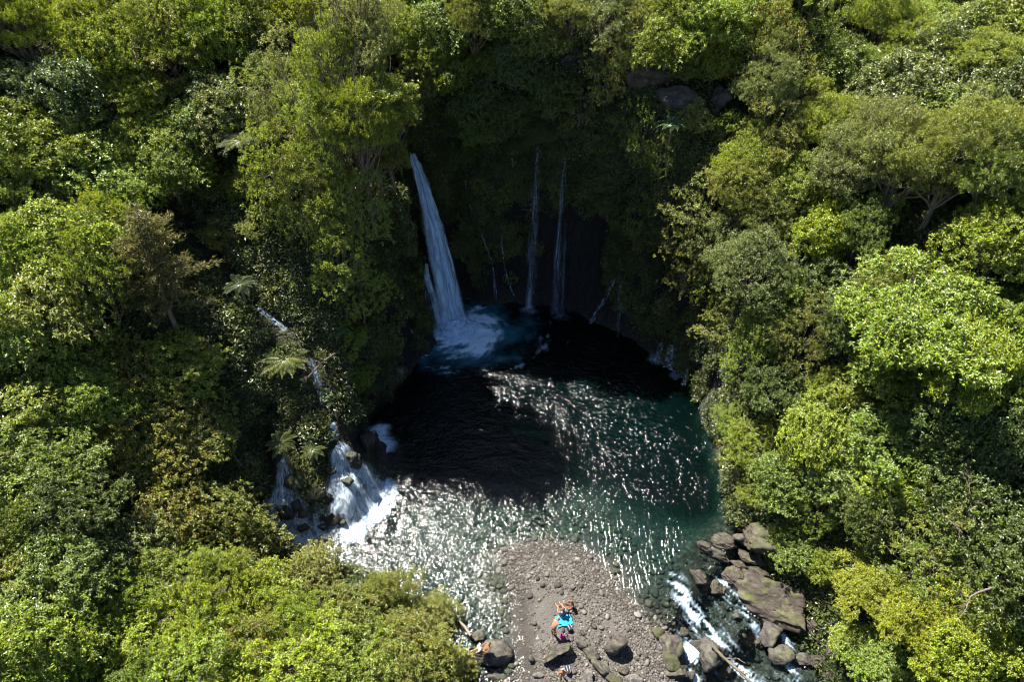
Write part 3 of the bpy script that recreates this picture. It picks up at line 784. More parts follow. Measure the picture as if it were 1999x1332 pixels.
c = t.mixc(t.n('MapRange', Value=n1, From_Min=.42, From_Max=.62).outputs[0], c, c2)
wet = t.n('MapRange', Value=t.n('SeparateXYZ', Vector=pos).outputs[2], From_Min=.05, From_Max=.20).outputs[0]
c = t.mixc(wet, t.mixc(1.0, c, (.38, .36, .33), 'MULTIPLY'), c)
MAT_GRAVEL = t.done(t.n('BsdfPrincipled', Base_Color=c, Roughness=.85, Normal=t.n('Bump', Strength=.8, Distance=.05, Height=t.math('ADD', n2, vor.outputs['Distance']))))
bar = link('gravel_bar', mesh_tris('gravel bar', np.column_stack([BP, bz])[us], rm[F], MAT_GRAVEL))
tag(bar, 'grey gravel bar between the pool and the rapids', None, None, 'structure')

t = NT('cobbles')
oi = t.n('ObjectInfo').outputs['Random']
co = t.n('TexCoord').outputs['Object']
c = t.ramp(oi, [(0, (.026, .022, .018)), (.3, (.050, .043, .036)), (.6, (.078, .069, .059)), (.85, (.115, .104, .09)), (1, (.18, .167, .15))])
c = t.mixc(t.noise(co, 3, 5, .6), t.mixc(1.0, c, (.65, .65, .65), 'MULTIPLY'), c)
MAT_COB = t.done(t.n('BsdfPrincipled', Base_Color=c, Roughness=.75, Specular_IOR_Level=.3))
def cobble_mesh(seed):
    bm = bmesh.new(); bmesh.ops.create_icosphere(bm, subdivisions=2, radius=1.0)
    V = np.array([v.co[:] for v in bm.verts]); F = np.array([[v.index for v in f.verts] for f in bm.faces]); bm.free()
    d = unit_(V); rg = np.random.default_rng(seed); r = np.ones(len(V))
    for _ in range(6):
        nrm = unit_(rg.normal(size=3)[None])[0]; h = rg.uniform(.68, .95); dd = d @ nrm
        r = np.minimum(r, np.where(dd > .05, h / np.maximum(dd, .05), 9))
    r *= 1 + .10 * fbm(d[:, 0] * 1.5, d[:, 1] * 1.5, d[:, 2] * 1.5, seed=seed)
    return mesh_tris('cobble', d * r[:, None] * np.array([1, .78, .55]), F, MAT_COB)
COB = [cobble_mesh(i) for i in range(8)]
rg = np.random.default_rng(77)
# denser in the belts the photograph shows: the head of the bar, its river side, round the boulders
cand = np.stack([rg.uniform(-2, 10.5, 60000), rg.uniform(12.5, 22.8, 60000)], 1)
bsd = poly_sd(cand, BAR)
dens = .10 + .6 * sstep(18.6, 20.4, cand[:, 1]) + .7 * sstep(2.2, .6, -bsd) * (cand[:, 0] > 4) + .55 * sstep(17.0, 15.8, cand[:, 1]) * (cand[:, 0] > 1.5) + .35 * (fbm(cand[:, 0] * .5, cand[:, 1] * .5, seed=4) > .1)
dens -= .30 * sstep(2.2, .6, np.hypot(cand[:, 0] - 1.0, cand[:, 1] - 17.3))
keep = (bsd < .25) & (rg.random(len(cand)) < np.clip(dens, .06, 1))
cand = cand[keep]
nst = 0
placed = []
for (x, y) in cand:
    if nst >= 300: break
    r = .075 + .17 * rg.random() ** 2.4
    if any((x - a) ** 2 + (y - b) ** 2 < (r + c_) ** 2 * .8 for a, b, c_ in placed): continue
    placed.append((x, y, r))
    o = link('stone', COB[nst % 8], bar, (x, y, h1(x, y) + r * .28), (rg.uniform(-.25, .25), rg.uniform(-.25, .25), rg.uniform(0, 6.28)), (r * rg.uniform(.85, 1.2), r * rg.uniform(.8, 1.1), r * rg.uniform(.7, 1.1)))
    nst += 1
rest = cand[300:16000]
rr_ = .022 + .07 * rg.random(len(rest)) ** 2.2
hz_ = H(rest)
for q, m in enumerate(COB): pass
PEB_ARGS = ('pebbles', np.column_stack([rest, hz_ + rr_ * .3]), np.column_stack([rg.uniform(-.3, .3, (len(rest), 2)), rg.uniform(0, 6.28, len(rest))]), rr_, 'grey pebbles and cobbles strewn over the bar')
# stones on the shallow bed round the bar and at the waterline
cb = np.stack([rg.uniform(-4, 17, 19000), rg.uniform(11, 25, 19000)], 1)
sdb = poly_sd(cb, BAR); sdv = poly_sd(cb, VALLEY)
cb = cb[(sdb > .1) & ((sdb < 2.8) | ((cb[:, 0] > 6.5) & (cb[:, 1] < 22.5))) & (sdv < -.2)]
cb = cb[(rg.random(len(cb)) < np.where(cb[:, 0] > 6.5, .35, .8)) & (fbm(cb[:, 0] * .8, cb[:, 1] * .8, seed=19) > -.15)]
rb = .04 + .26 * rg.random(len(cb)) ** 3.2
BED_ARGS = ('bed_stones', np.column_stack([cb, H(cb) + rb * .2]), np.column_stack([rg.uniform(-.3, .3, (len(cb), 2)), rg.uniform(0, 6.28, len(cb))]), rb, 'brown cobbles under the shallow water round the bar')

# ================================================================ VEGETATION
MAT_LEAF = mat_leaf('leaves')
MAT_LEAF_FLECK = mat_leaf('leaves with rusty tips', fleck=((.17, .10, .03), .90))
MAT_LEAF_WAXY = mat_leaf('waxy leaves', trans=.36, gloss=.055)
MAT_UNDER = mat_leaf('undergrowth leaves', use_obj=False, tint=[(0, (.022, .034, .010)), (.35, (.042, .056, .015)), (.7, (.070, .086, .022)), (1, (.105, .115, .034))])
t = NT('bark')
co = t.n('TexCoord').outputs['Object']
nb = t.noise(t.n('Mapping', Vector=co, Scale=(6, 6, 1.2)).outputs[0], 3, 6, .65)
MAT_BARK = t.done(t.n('BsdfPrincipled', Base_Color=t.ramp(nb, [(.3, (.05, .038, .025)), (.55, (.14, .112, .078)), (.75, (.26, .22, .165))]), Roughness=.85, Normal=t.n('Bump', Strength=.6, Distance=.03, Height=nb)))
t = NT('pale dead wood')
co = t.n('TexCoord').outputs['Object']
nb = t.noise(t.n('Mapping', Vector=co, Scale=(6, 6, 1.5)).outputs[0], 4, 5, .6)
MAT_DEAD = t.done(t.n('BsdfPrincipled', Base_Color=t.ramp(nb, [(.3, (.06, .046, .03)), (.6, (.14, .112, .08)), (.8, (.22, .18, .135))]), Roughness=.8))

def unit(v): return v / (np.linalg.norm(v, axis=-1, keepdims=True) + 1e-9)
def sph(rng, n, zmin=-1.0):
    z = rng.uniform(zmin, 1, n); a = rng.uniform(0, 2 * math.pi, n); r = np.sqrt(1 - z * z)
    return np.stack([r * np.cos(a), r * np.sin(a), z], 1)

def leaf_faces(base, dirv, nor, L, W, fold=.18):
    """folded diamond leaves: base point, direction, face normal -> V, F"""
    n = len(base)
    L = np.broadcast_to(np.asarray(L, float), (n,))[:, None]; W = np.broadcast_to(np.asarray(W, float), (n,))[:, None]
    side = unit(np.cross(dirv, nor)); up = unit(np.cross(side, dirv))
    mid = base + dirv * L * .45
    V = np.stack([base, mid + side * W * .5 + up * W * fold, base + dirv * L - up * L * .12, mid - side * W * .5 + up * W * fold], 1).reshape(-1, 3)
    i = np.arange(n)[:, None] * 4
    F = np.concatenate([i + np.array([[0, 2, 1]]), i + np.array([[0, 3, 2]])], 1).reshape(-1, 3)
    return V, F

def rosettes(rng, pos, out, k, L, W, spread=.75):
    """k leaves fanning out from each twig tip"""
    n = len(pos)
    d = out[:, None, :] * (1 - spread) + sph(rng, n * k).reshape(n, k, 3) * spread * 1.25
    d[..., 2] -= .08
    d = unit(d).reshape(-1, 3)
    nor = unit(np.repeat(out, k, 0) * .5 + sph(rng, n * k) * .45 + np.array([0, 0, .85]))
    b = np.repeat(pos, k, 0) + sph(rng, n * k) * L * rng.uniform(.2, 1.0, n * k)[:, None]
    s = rng.uniform(.65, 1.25, n * k)
    return leaf_faces(b, d, nor, L * s, W * s)

def limb(rng, a, b, r0, r1, n=6, sag=.0, wob=.06):
    s = np.linspace(0, 1, n)[:, None]
    p = a + (b - a) * s
    ln = np.linalg.norm(b - a)
    p[1:-1] += rng.normal(0, wob * ln, (n - 2, 3))
    p[:, 2] += (sag * ln * np.sin(s * math.pi))[:, 0]
    return tube(p, r0 + (r1 - r0) * s[:, 0] ** .8, 5)

def make_crown(seed, kind):
    """-> trunk mesh, crown mesh. Unit tree: crown radius about 1.. scaled in metres; base at z = 0"""
    rng = np.random.default_rng(seed)
    P = dict(
        broad=dict(R=2.6, Hc=2.3, z0=3.2, nc=30, rc=(.62, 1.05), fl=.80, ros=68, k=12, L=.155, W=.078, zmin=-.25, mat=MAT_LEAF),
        waxy=dict(R=2.4, Hc=2.2, z0=2.8, nc=26, rc=(.60, 1.0), fl=.85, ros=63, k=12, L=.185, W=.085, zmin=-.25, mat=MAT_LEAF_WAXY),
        fine=dict(R=2.5, Hc=2.2, z0=3.6, nc=40, rc=(.45, .85), fl=.50, ros=82, k=16, L=.115, W=.040, zmin=-.15, mat=MAT_LEAF),
        pads=dict(R=3.2, Hc=2.1, z0=4.0, nc=48, rc=(.55, .95), fl=.42, ros=115, k=12, L=.135, W=.062, zmin=-.1, mat=MAT_LEAF),
        shrub=dict(R=1.9, Hc=1.6, z0=.9, nc=26, rc=(.45, .8), fl=.9, ros=71, k=12, L=.135, W=.060, zmin=-.35, mat=MAT_LEAF_FLECK),
        fresh=dict(R=2.2, Hc=1.7, z0=1.0, nc=34, rc=(.42, .75), fl=.85, ros=82, k=14, L=.12, W=.046, zmin=-.3, mat=MAT_LEAF),
        sparse=dict(R=2.2, Hc=2.5, z0=2.6, nc=26, rc=(.40, .75), fl=.9, ros=46, k=12, L=.135, W=.048, zmin=-.3, mat=MAT_LEAF),
    )[kind]
    Rr, Hc, z0 = P['R'], P['Hc'], P['z0']
    dirs = sph(rng, P['nc'], P['zmin'])
    # keep clumps apart a little
    for _ in range(12):
        dv = dirs[:, None] - dirs[None]; d2 = (dv ** 2).sum(-1) + np.eye(len(dirs)) * 9
        dirs = unit(dirs + (dv / d2[..., None] ** 1.5 * .012).sum(1))
        dirs[:, 2] = np.maximum(dirs[:, 2], P['zmin'])
    lob = 1 + .42 * vnoise(dirs[:, 0] * 1.6 + seed, dirs[:, 1] * 1.6, dirs[:, 2] * 1.6, seed=seed)
    rad = rng.uniform(.60, 1.0, P['nc']) * lob
    cen = dirs * np.array([Rr, Rr, Hc]) * rad[:, None] + np.array([rng.uniform(-.3, .3), rng.uniform(-.3, .3), z0 + .3])
    rcs = rng.uniform(*P['rc'], P['nc'])
    Vs = []
    for c, rc in zip(cen, rcs):
        n = int(P['ros'] * (rc / .8) ** 2)
        d = sph(rng, n, -.45)
        d[:, 2] *= 1.0
        lump = 1 + .42 * vnoise(d[:, 0] * 2.2 + c[0], d[:, 1] * 2.2 + c[1], d[:, 2] * 2.2, seed=seed + 3)
        p = c + d * np.array([1, 1, P['fl']]) * (rc * lump * rng.uniform(.55, 1.05, n) ** .5)[:, None]
        stray = rng.random(n) < .10
        p = p + np.where(stray[:, None], d * rng.uniform(.1, .55, n)[:, None], 0)
        out = unit(d * np.array([1, 1, 1.0]) + np.array([0, 0, .35]) + unit(c - np.array([0, 0, z0 - .5])) * .4)
        Vs.append(rosettes(rng, p, out, P['k'], P['L'], P['W']))
    V, F = merge(Vs)
    crown = mesh_tris(kind + ' crown', V, F, P['mat'], smooth=False)
    # trunk and limbs
    top = np.array([rng.uniform(-.3, .3), rng.uniform(-.3, .3), z0])
    base = np.array([0, 0, -1.2])
    parts = []
    s = np.linspace(0, 1, 8)[:, None]
    tp = base + (top - base) * s + np.concatenate([rng.normal(0, .10, (8, 2)), np.zeros((8, 1))], 1) * np.sin(s * math.pi)
    r_base = {'shrub': .07, 'fresh': .07, 'sparse': .09}.get(kind, .16)
    parts.append(tube(tp, r_base * (1.25 - .65 * s[:, 0]), 7))
    for c in cen:
        a = tp[rng.integers(4, 8)]
        m = a + (c - a) * .5 + np.array([0, 0, -.15])
        parts.append(limb(rng, a, m, r_base * .45, r_base * .28, 4))
        parts.append(limb(rng, m, c, r_base * .28, .012, 4))
        if kind in ('sparse', 'fine', 'fresh'):
            for q in range(3):
                e = c + unit(sph(rng, 1, -.2))[0] * .75 * np.array([1, 1, P['fl']])
                parts.append(limb(rng, m + (c - m) * rng.uniform(.2, .9), e, .014, .005, 3))
    V, F = merge(parts)
    trunk = mesh_tris(kind + ' trunk', V, F, MAT_BARK)
    return trunk, crown

def make_conifer(seed):
    """tall open tree with feathery drooping sprays"""
    rng = np.random.default_rng(seed)
    hgt = 9.5
    tp = np.array([[0.15 * math.sin(i * .7), .1 * math.cos(i * .9), -1 + (hgt + 1) * i / 11] for i in range(12)])
    parts = [tube(tp, np.linspace(.17, .03, 12), 7)]
    Vs = []
    for i in range(74):
        z = 2.6 + (hgt - 2.7) * (i / 74) ** .9
        f = (z - 2.6) / (hgt - 2.6)
        ln = (3.1 * (1 - f) ** .7 * rng.uniform(.55, 1.1) + .35) * (.75 + .25 * math.sin(i * 1.3))
        an = i * 2.4 + rng.uniform(-.4, .4)
        a = np.array([np.interp(z, tp[:, 2], tp[:, 0]), np.interp(z, tp[:, 2], tp[:, 1]), z])
        e = a + np.array([math.cos(an), math.sin(an), rng.uniform(.1, .55)]) * ln
        s = np.linspace(0, 1, 6)[:, None]
        bp = a + (e - a) * s; bp[:, 2] -= .12 * ln * s[:, 0] ** 2
        parts.append(tube(bp, np.linspace(.035, .008, 6), 4))
        n = int(36 * ln)
        q = rng.uniform(.25, 1.05, n)
        p = a + (e - a) * q[:, None]; p[:, 2] -= .12 * ln * q ** 2
        p += rng.normal(0, .16, (n, 3)) * np.array([1, 1, .6])
        d = unit((e - a)[None] * .5 + sph(rng, n) * .9 + np.array([0, 0, -.2]))
        k = 5
        dd = unit(np.repeat(d, k, 0) + sph(rng, n * k) * .6)
        Vs.append(leaf_faces(np.repeat(p, k, 0), dd, unit(sph(rng, n * k) + np.array([0, 0, .6])), rng.uniform(.16, .34, n * k), .032))
    V, F = merge(Vs)
    tv, tf = merge(parts)
    return mesh_tris('conifer trunk', tv, tf, MAT_BARK), mesh_tris('conifer crown', V, F, MAT_LEAF, smooth=False)

def make_frond(seed, L=2.1):
    """one fern frond along +X: arched midrib with paired pinnae"""
    rng = np.random.default_rng(seed)
    n = 30
    s = np.linspace(0, 1, n)
    mid = np.stack([L * s * (1 - .08 * s), .05 * np.sin(s * 3) * L, L * (.34 * s - .44 * s ** 2.4)], 1)
    V0, F0 = tube(mid, np.linspace(.022, .004, n), 4)
    F0 = np.concatenate([F0[:, [0, 1, 2]], F0[:, [0, 2, 3]]])
    d = unit(np.gradient(mid, axis=0))
    parts = [(V0, F0)]
    for side in (-1, 1):
        w = .50 * np.sin(np.clip(s * 1.06, .02, 1) * math.pi) ** .7 * (1 - .25 * s)
        b = mid[2:]; dv = d[2:]
        sv = unit(np.cross(dv, np.array([0, 0, 1.0]))) * side
        ld = unit(sv + dv * .38 + np.array([0, 0, -.18]) + rng.normal(0, .05, b.shape))
        nor = unit(np.cross(ld, dv) * side)
        nor = np.where(nor[:, 2:3] < 0, -nor, nor)
        parts.append(leaf_faces(b, ld, nor, np.maximum(w[2:], .05), .058, .10))
    V, F = merge(parts)
    return mesh_tris('frond', V, F, MAT_LEAF, smooth=False)

LIB = {k: [make_crown(100 * i + j * 7 + 3, k) for j in range(nv)] for i, (k, nv) in enumerate(
    [('broad', 4), ('waxy', 3), ('fine', 3), ('pads', 2), ('shrub', 3), ('fresh', 2), ('sparse', 3)])}
LIB['conifer'] = [make_conifer(5)]
FRONDS = [make_frond(i) for i in range(3)]
CROWN_Z = {'broad': 4.2, 'waxy': 3.8, 'fine': 4.4, 'pads': 5.0, 'shrub': 1.6, 'fresh': 1.7, 'sparse': 3.6, 'conifer': 6.0}
CROWN_R = {'broad': 2.6, 'waxy': 2.4, 'fine': 2.5, 'pads': 3.2, 'shrub': 1.9, 'fresh': 2.2, 'sparse': 2.2, 'conifer': 2.0}

TONE = dict(
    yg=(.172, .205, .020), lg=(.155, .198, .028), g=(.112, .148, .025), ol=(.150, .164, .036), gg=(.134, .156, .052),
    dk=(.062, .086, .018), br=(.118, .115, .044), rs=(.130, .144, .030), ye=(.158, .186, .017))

# (u, v) of the crown in the photograph, kind, scale, tone; read off the picture
SPEC = [
    # upper left slope
    (40, 60, 'fine', 1.1, 'yg'), (165, 45, 'fine', 1.15, 'yg'), (290, 50, 'fine', 1.1, 'yg'), (400, 70, 'broad', 1.0, 'lg'), (480, 30, 'broad', 1.0, 'g'), (575, 35, 'fine', 1.0, 'yg'), (660, 30, 'fine', .9, 'lg'),
    (55, 165, 'waxy', 1.1, 'gg'), (130, 190, 'waxy', 1.1, 'dk'), (215, 115, 'broad', 1.0, 'lg'), (250, 165, 'pads', .85, 'yg'), (335, 130, 'sparse', 1.0, 'ol'), (420, 170, 'broad', .95, 'dk'), (505, 130, 'waxy', .9, 'g'),
    (575, 130, 'sparse', 1.0, 'gg'), (280, 230, 'pads', .75, 'yg'), (330, 320, 'broad', .8, 'dk'), (205, 215, 'shrub', .9, 'gg'), (395, 235, 'waxy', .8, 'g'), (430, 215, 'waxy', .85, 'gg'), (500, 215, 'sparse', .9, 'lg'), (560, 230, 'sparse', 1.0, 'gg'),
    (30, 270, 'broad', 1.1, 'dk'), (110, 265, 'broad', 1.0, 'g'), (60, 370, 'sparse', 1.0, 'ol'), (150, 310, 'waxy', 1.0, 'g'), (230, 300, 'broad', .8, 'lg'), (410, 350, 'waxy', .9, 'gg'), (475, 360, 'waxy', .9, 'g'), (540, 330, 'sparse', 1.05, 'ol'),
    (120, 465, 'broad', 1.05, 'lg'), (40, 480, 'broad', 1.0, 'g'), (200, 480, 'sparse', .9, 'g'), (90, 580, 'waxy', 1.0, 'gg'), (30, 620, 'waxy', 1.0, 'g'), (195, 560, 'sparse', 1.0, 'ol'), (430, 450, 'waxy', .9, 'gg'), (500, 430, 'waxy', .9, 'gg'),
    (545, 460, 'waxy', .9, 'g'), (440, 540, 'broad', .75, 'g'), (520, 530, 'waxy', .75, 'gg'), (260, 570, 'broad', .8, 'dk'), (400, 600, 'broad', .75, 'lg'),
    # the spur beside the fall
    (690, 160, 'pads', .85, 'yg', 5), (750, 195, 'pads', .8, 'yg', 4), (700, 80, 'fine', .9, 'gg', 6), (640, 150, 'fine', .9, 'lg', 4), (770, 240, 'fine', .7, 'ol', 2), (640, 260, 'sparse', 1.0, 'ol', 3), (700, 270, 'fine', .85, 'lg', 3),
    (610, 330, 'sparse', 1.0, 'rs'), (670, 350, 'sparse', .9, 'ol'), (735, 320, 'fine', .7, 'ol'), (640, 430, 'sparse', .9, 'ol'), (690, 420, 'sparse', .8, 'lg'), (665, 520, 'sparse', .85, 'lg'), (650, 590, 'sparse', .8, 'lg'), (700, 570, 'sparse', .75, 'ol'),
    (600, 400, 'sparse', .9, 'g'), (820, 170, 'sparse', .7, 'gg'), (600, 660, 'waxy', .6, 'g'), (560, 640, 'waxy', .6, 'lg'), (680, 660, 'sparse', .65, 'lg'), (690, 740, 'shrub', .6, 'lg'),
    # rim above the falls
    (780, 60, 'broad', .8, 'lg', 1), (850, 90, 'fine', .8, 'lg'), (930, 55, 'fine', .8, 'ol'), (880, 150, 'broad', .8, 'g'), (990, 30, 'broad', .8, 'g'), (1050, 70, 'broad', .7, 'ol'), (1110, 40, 'fine', .7, 'ol'), (1180, 30, 'sparse', .8, 'gg'),
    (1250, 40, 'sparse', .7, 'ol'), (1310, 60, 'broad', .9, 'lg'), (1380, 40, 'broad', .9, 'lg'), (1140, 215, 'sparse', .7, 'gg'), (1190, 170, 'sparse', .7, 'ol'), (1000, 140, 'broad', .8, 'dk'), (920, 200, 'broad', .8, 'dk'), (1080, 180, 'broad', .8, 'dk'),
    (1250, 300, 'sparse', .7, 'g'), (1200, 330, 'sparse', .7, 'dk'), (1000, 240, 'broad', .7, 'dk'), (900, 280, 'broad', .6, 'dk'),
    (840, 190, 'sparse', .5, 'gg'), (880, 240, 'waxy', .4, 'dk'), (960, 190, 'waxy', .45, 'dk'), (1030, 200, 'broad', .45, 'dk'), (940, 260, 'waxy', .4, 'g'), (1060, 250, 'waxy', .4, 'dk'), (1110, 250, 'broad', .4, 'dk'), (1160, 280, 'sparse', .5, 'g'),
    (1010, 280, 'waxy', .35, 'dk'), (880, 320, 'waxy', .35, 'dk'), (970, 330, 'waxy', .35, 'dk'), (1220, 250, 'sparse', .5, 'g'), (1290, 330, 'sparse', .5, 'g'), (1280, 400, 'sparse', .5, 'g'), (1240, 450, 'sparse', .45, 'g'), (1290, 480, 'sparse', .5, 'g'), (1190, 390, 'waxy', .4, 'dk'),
    (1230, 120, 'sparse', .5, 'g'), (1340, 120, 'waxy', .5, 'g'), (1150, 110, 'sparse', .5, 'g'), (950, 110, 'broad', .5, 'g'), (1400, 110, 'broad', .6, 'lg'), (1420, 260, 'sparse', .5, 'lg'), (1400, 310, 'sparse', .45, 'lg'),
    (870, 40, 'broad', .8, 'g'), (1320, 20, 'fine', .8, 'lg'), (590, 570, 'waxy', .45, 'g'), (575, 690, 'fresh', .4, 'lg'), (640, 700, 'fresh', .4, 'lg'), (600, 780, 'fresh', .45, 'g'), (590, 830, 'fresh', .45, 'lg'), (670, 800, 'fresh', .4, 'lg'), (535, 660, 'fresh', .4, 'lg'), (560, 600, 'fresh', .4, 'g'), (690, 830, 'fresh', .35, 'g'), (570, 912, 'fresh', .3, 'lg'), (592, 928, 'fresh', .25, 'g'), (620, 830, 'fresh', .35, 'g'), (630, 765, 'fresh', .3, 'lg'),
    # right slope, upper
    (1470, 40, 'fine', 1.0, 'yg'), (1500, 110, 'sparse', 1.1, 'ol'), (1570, 60, 'sparse', 1.0, 'lg'), (1640, 120, 'waxy', .9, 'g'), (1690, 130, 'pads', .6, 'lg'), (1720, 50, 'fine', .8, 'yg'), (1810, 40, 'pads', .6, 'lg'), (1890, 50, 'pads', .6, 'lg'), (1960, 40, 'waxy', .9, 'lg'),
    (1850, 110, 'waxy', .9, 'gg'), (1930, 110, 'pads', .75, 'lg'), (1560, 170, 'sparse', 1.0, 'ol'), (1480, 200, 'fine', .8, 'gg'), (1620, 210, 'pads', .5, 'lg'), (1700, 200, 'waxy', .9, 'gg'), (1770, 180, 'waxy', .9, 'gg'), (1850, 190, 'waxy', .9, 'g'), (1940, 190, 'waxy', .9, 'dk'),
    (1520, 270, 'fine', .9, 'ol'), (1600, 250, 'fine', .9, 'lg'), (1810, 280, 'pads', .6, 'ye'), (1900, 280, 'fine', .9, 'ol'), (1970, 290, 'fine', .9, 'yg'), (1700, 290, 'fine', .9, 'gg'), (1440, 330, 'fine', .8, 'lg'), (1560, 350, 'fine', .9, 'lg'),
    (1650, 350, 'fine', .9, 'gg'), (1750, 350, 'fine', .95, 'ol'), (1850, 340, 'fine', 1.0, 'ol'), (1940, 370, 'fine', .9, 'g'),
    # right slope, middle
    (1380, 400, 'sparse', .9, 'ol'), (1450, 400, 'fine', .8, 'ol'), (1350, 460, 'sparse', .9, 'ol'), (1420, 480, 'sparse', .9, 'gg'), (1500, 450, 'fine', .8, 'ol'), (1600, 460, 'broad', .8, 'yg'), (1680, 450, 'fine', .8, 'g'), (1960, 470, 'broad', .9, 'lg'),
    (1340, 540, 'sparse', .85, 'ol'), (1400, 560, 'sparse', .85, 'lg'), (1470, 540, 'fine', .8, 'gg'), (1550, 560, 'waxy', .75, 'lg'), (1620, 540, 'broad', .7, 'dk'),
    (1830, 610, 'pads', 1.3, 'lg'), (1770, 690, 'broad', .95, 'g'), (1900, 700, 'pads', .95, 'lg'), (1980, 640, 'broad', .9, 'lg'), (1420, 640, 'sparse', .75, 'ol'), (1500, 640, 'broad', .75, 'g'), (1560, 680, 'sparse', .8, 'ol'), (1640, 760, 'broad', .55, 'lg'),
    (1450, 720, 'sparse', .75, 'lg'), (1520, 760, 'broad', .7, 'dk'), (1440, 810, 'fresh', .7, 'lg'), (1480, 870, 'fresh', .75, 'lg'), (1700, 820, 'shrub', .8, 'gg'), (1600, 840, 'broad', .75, 'lg'), (1760, 860, 'broad', .8, 'g'), (1860, 820, 'broad', .9, 'dk'), (1950, 850, 'broad', .9, 'dk'),
    (1540, 920, 'broad', .7, 'g'), (1650, 900, 'waxy', .7, 'g'), (1760, 930, 'broad', .8, 'lg'), (1480, 960, 'fresh', .55, 'lg'), (1600, 1000, 'sparse', .7, 'lg'), (1700, 1010, 'broad', .7, 'dk'), (1560, 1060, 'broad', .5, 'g'), (1900, 980, 'broad', .9, 'dk'), (1600, 1110, 'waxy', .45, 'lg'),
    # right, lower
    (1720, 1150, 'pads', .60, 'ye'), (1810, 1110, 'sparse', .9, 'g'), (1880, 1060, 'sparse', .95, 'ol'), (1800, 1210, 'pads', .6, 'ye'), (1900, 1180, 'sparse', .9, 'yg'), (1950, 1120, 'broad', .9, 'dk'), (1680, 1260, 'waxy', .5, 'lg'), (1740, 1290, 'broad', .6, 'g'),
    (1880, 1270, 'broad', .7, 'yg'), (1960, 1240, 'broad', .7, 'lg'), (1950, 1310, 'fresh', .8, 'lg'),
    # left, middle and lower
    (60, 700, 'fresh', 1.0, 'lg'), (160, 690, 'fresh', 1.0, 'lg'), (250, 730, 'shrub', 1.1, 'rs'), (330, 700, 'fresh', 1.0, 'lg'), (400, 720, 'fresh', .9, 'ol'), (140, 770, 'broad', .8, 'g'), (50, 790, 'waxy', .8, 'g'), (250, 800, 'shrub', 1.1, 'rs'), (330, 800, 'shrub', 1.1, 'rs'),
    (430, 800, 'fresh', .75, 'lg'), (390, 850, 'shrub', .9, 'gg'), (200, 870, 'shrub', 1.0, 'gg'), (100, 880, 'broad', .7, 'dk'), (40, 900, 'waxy', .75, 'lg'), (480, 760, 'waxy', .7, 'lg'), (520, 800, 'waxy', .6, 'g'), (470, 870, 'fresh', .7, 'g'), (300, 890, 'shrub', 1.0, 'gg'),
    (130, 990, 'broad', .7, 'dk'), (40, 1010, 'broad', .75, 'g'), (90, 1080, 'waxy', .75, 'g'), (340, 1000, 'shrub', 1.1, 'rs'), (430, 990, 'shrub', 1.1, 'rs'), (480, 1040, 'shrub', .9, 'rs'), (270, 1070, 'shrub', .9, 'gg'), (180, 1090, 'waxy', .7, 'dk'),
    (40, 1180, 'waxy', .8, 'g'), (50, 1290, 'waxy', .8, 'lg'), (160, 1180, 'fresh', .8, 'lg'), (250, 1170, 'fresh', .9, 'lg'), (330, 1130, 'fresh', .9, 'lg'), (430, 1130, 'fresh', .9, 'lg'), (180, 1270, 'fresh', .9, 'lg'), (300, 1250, 'fresh', 1.0, 'lg'), (400, 1220, 'fresh', 1.0, 'yg'),
    (520, 1160, 'shrub', .9, 'yg'), (600, 1120, 'shrub', .9, 'rs'), (690, 1110, 'shrub', .8, 'rs'), (480, 1270, 'fresh', .9, 'ol'), (580, 1230, 'fresh', .95, 'lg'), (680, 1200, 'shrub', .95, 'rs'), (760, 1160, 'shrub', .8, 'rs'), (770, 1240, 'shrub', .9, 'rs'), (680, 1290, 'fresh', .9, 'lg'),
    (840, 1290, 'shrub', .75, 'rs'), (850, 1200, 'shrub', .6, 'rs'), (560, 1310, 'fresh', 1.0, 'yg'), (780, 1320, 'shrub', .8, 'rs'), (380, 1310, 'fresh', 1.0, 'lg'), (890, 1300, 'shrub', .5, 'rs'),
]
NAME = dict(broad='broadleaf_tree', waxy='glossy_leaved_tree', fine='feathery_tree', pads='layered_tree', shrub='dense_shrub', fresh='bushy_shrub', sparse='open_tree', conifer='feathery_conifer')
WORD = dict(broad='broadleaf tree', waxy='glossy-leaved tree', fine='feathery tree', pads='flat-layered tree', shrub='leathery shrub', fresh='soft-leaved shrub', sparse='thin open tree', conifer='feathery conifer')
TONEW = dict(yg='bright yellow-green', lg='fresh light-green', g='mid-green', ol='olive', gg='grey-green', dk='dark green', br='brown', rs='rust-flecked green', ye='bright yellow')
def zone(u, v):
    if u < 580 or (u < 900 and v > 1040):
        if v > 1040: return 'on the near bank below the cascade', 'near bank shrubs below the cascade'
        if v > 640: return 'on the bank before the small cascade', 'bank plants before the small cascade'
        if v > 300: return 'around the brown conifer', 'trees around the brown conifer'
        return 'high behind the brown conifer', 'trees high behind the brown conifer'
    if u < 800 and v > 80: return 'on the spur beside the main waterfall', 'trees on the spur by the waterfall'
    if u < 1320 and v < 420 or (u < 1420 and v < 80): return 'on the cliff rim above the waterfalls', 'trees on the rim above the falls'
    if v < 380: return 'high on the slope past the scree', 'trees high on the slope past the scree'
    if v < 780: return 'around the big layered tree', 'trees around the big layered tree'
    if v < 1040: return 'below the big layered tree', 'trees below the big layered tree'
    return 'beside the outflow rapids', 'trees beside the outflow rapids'

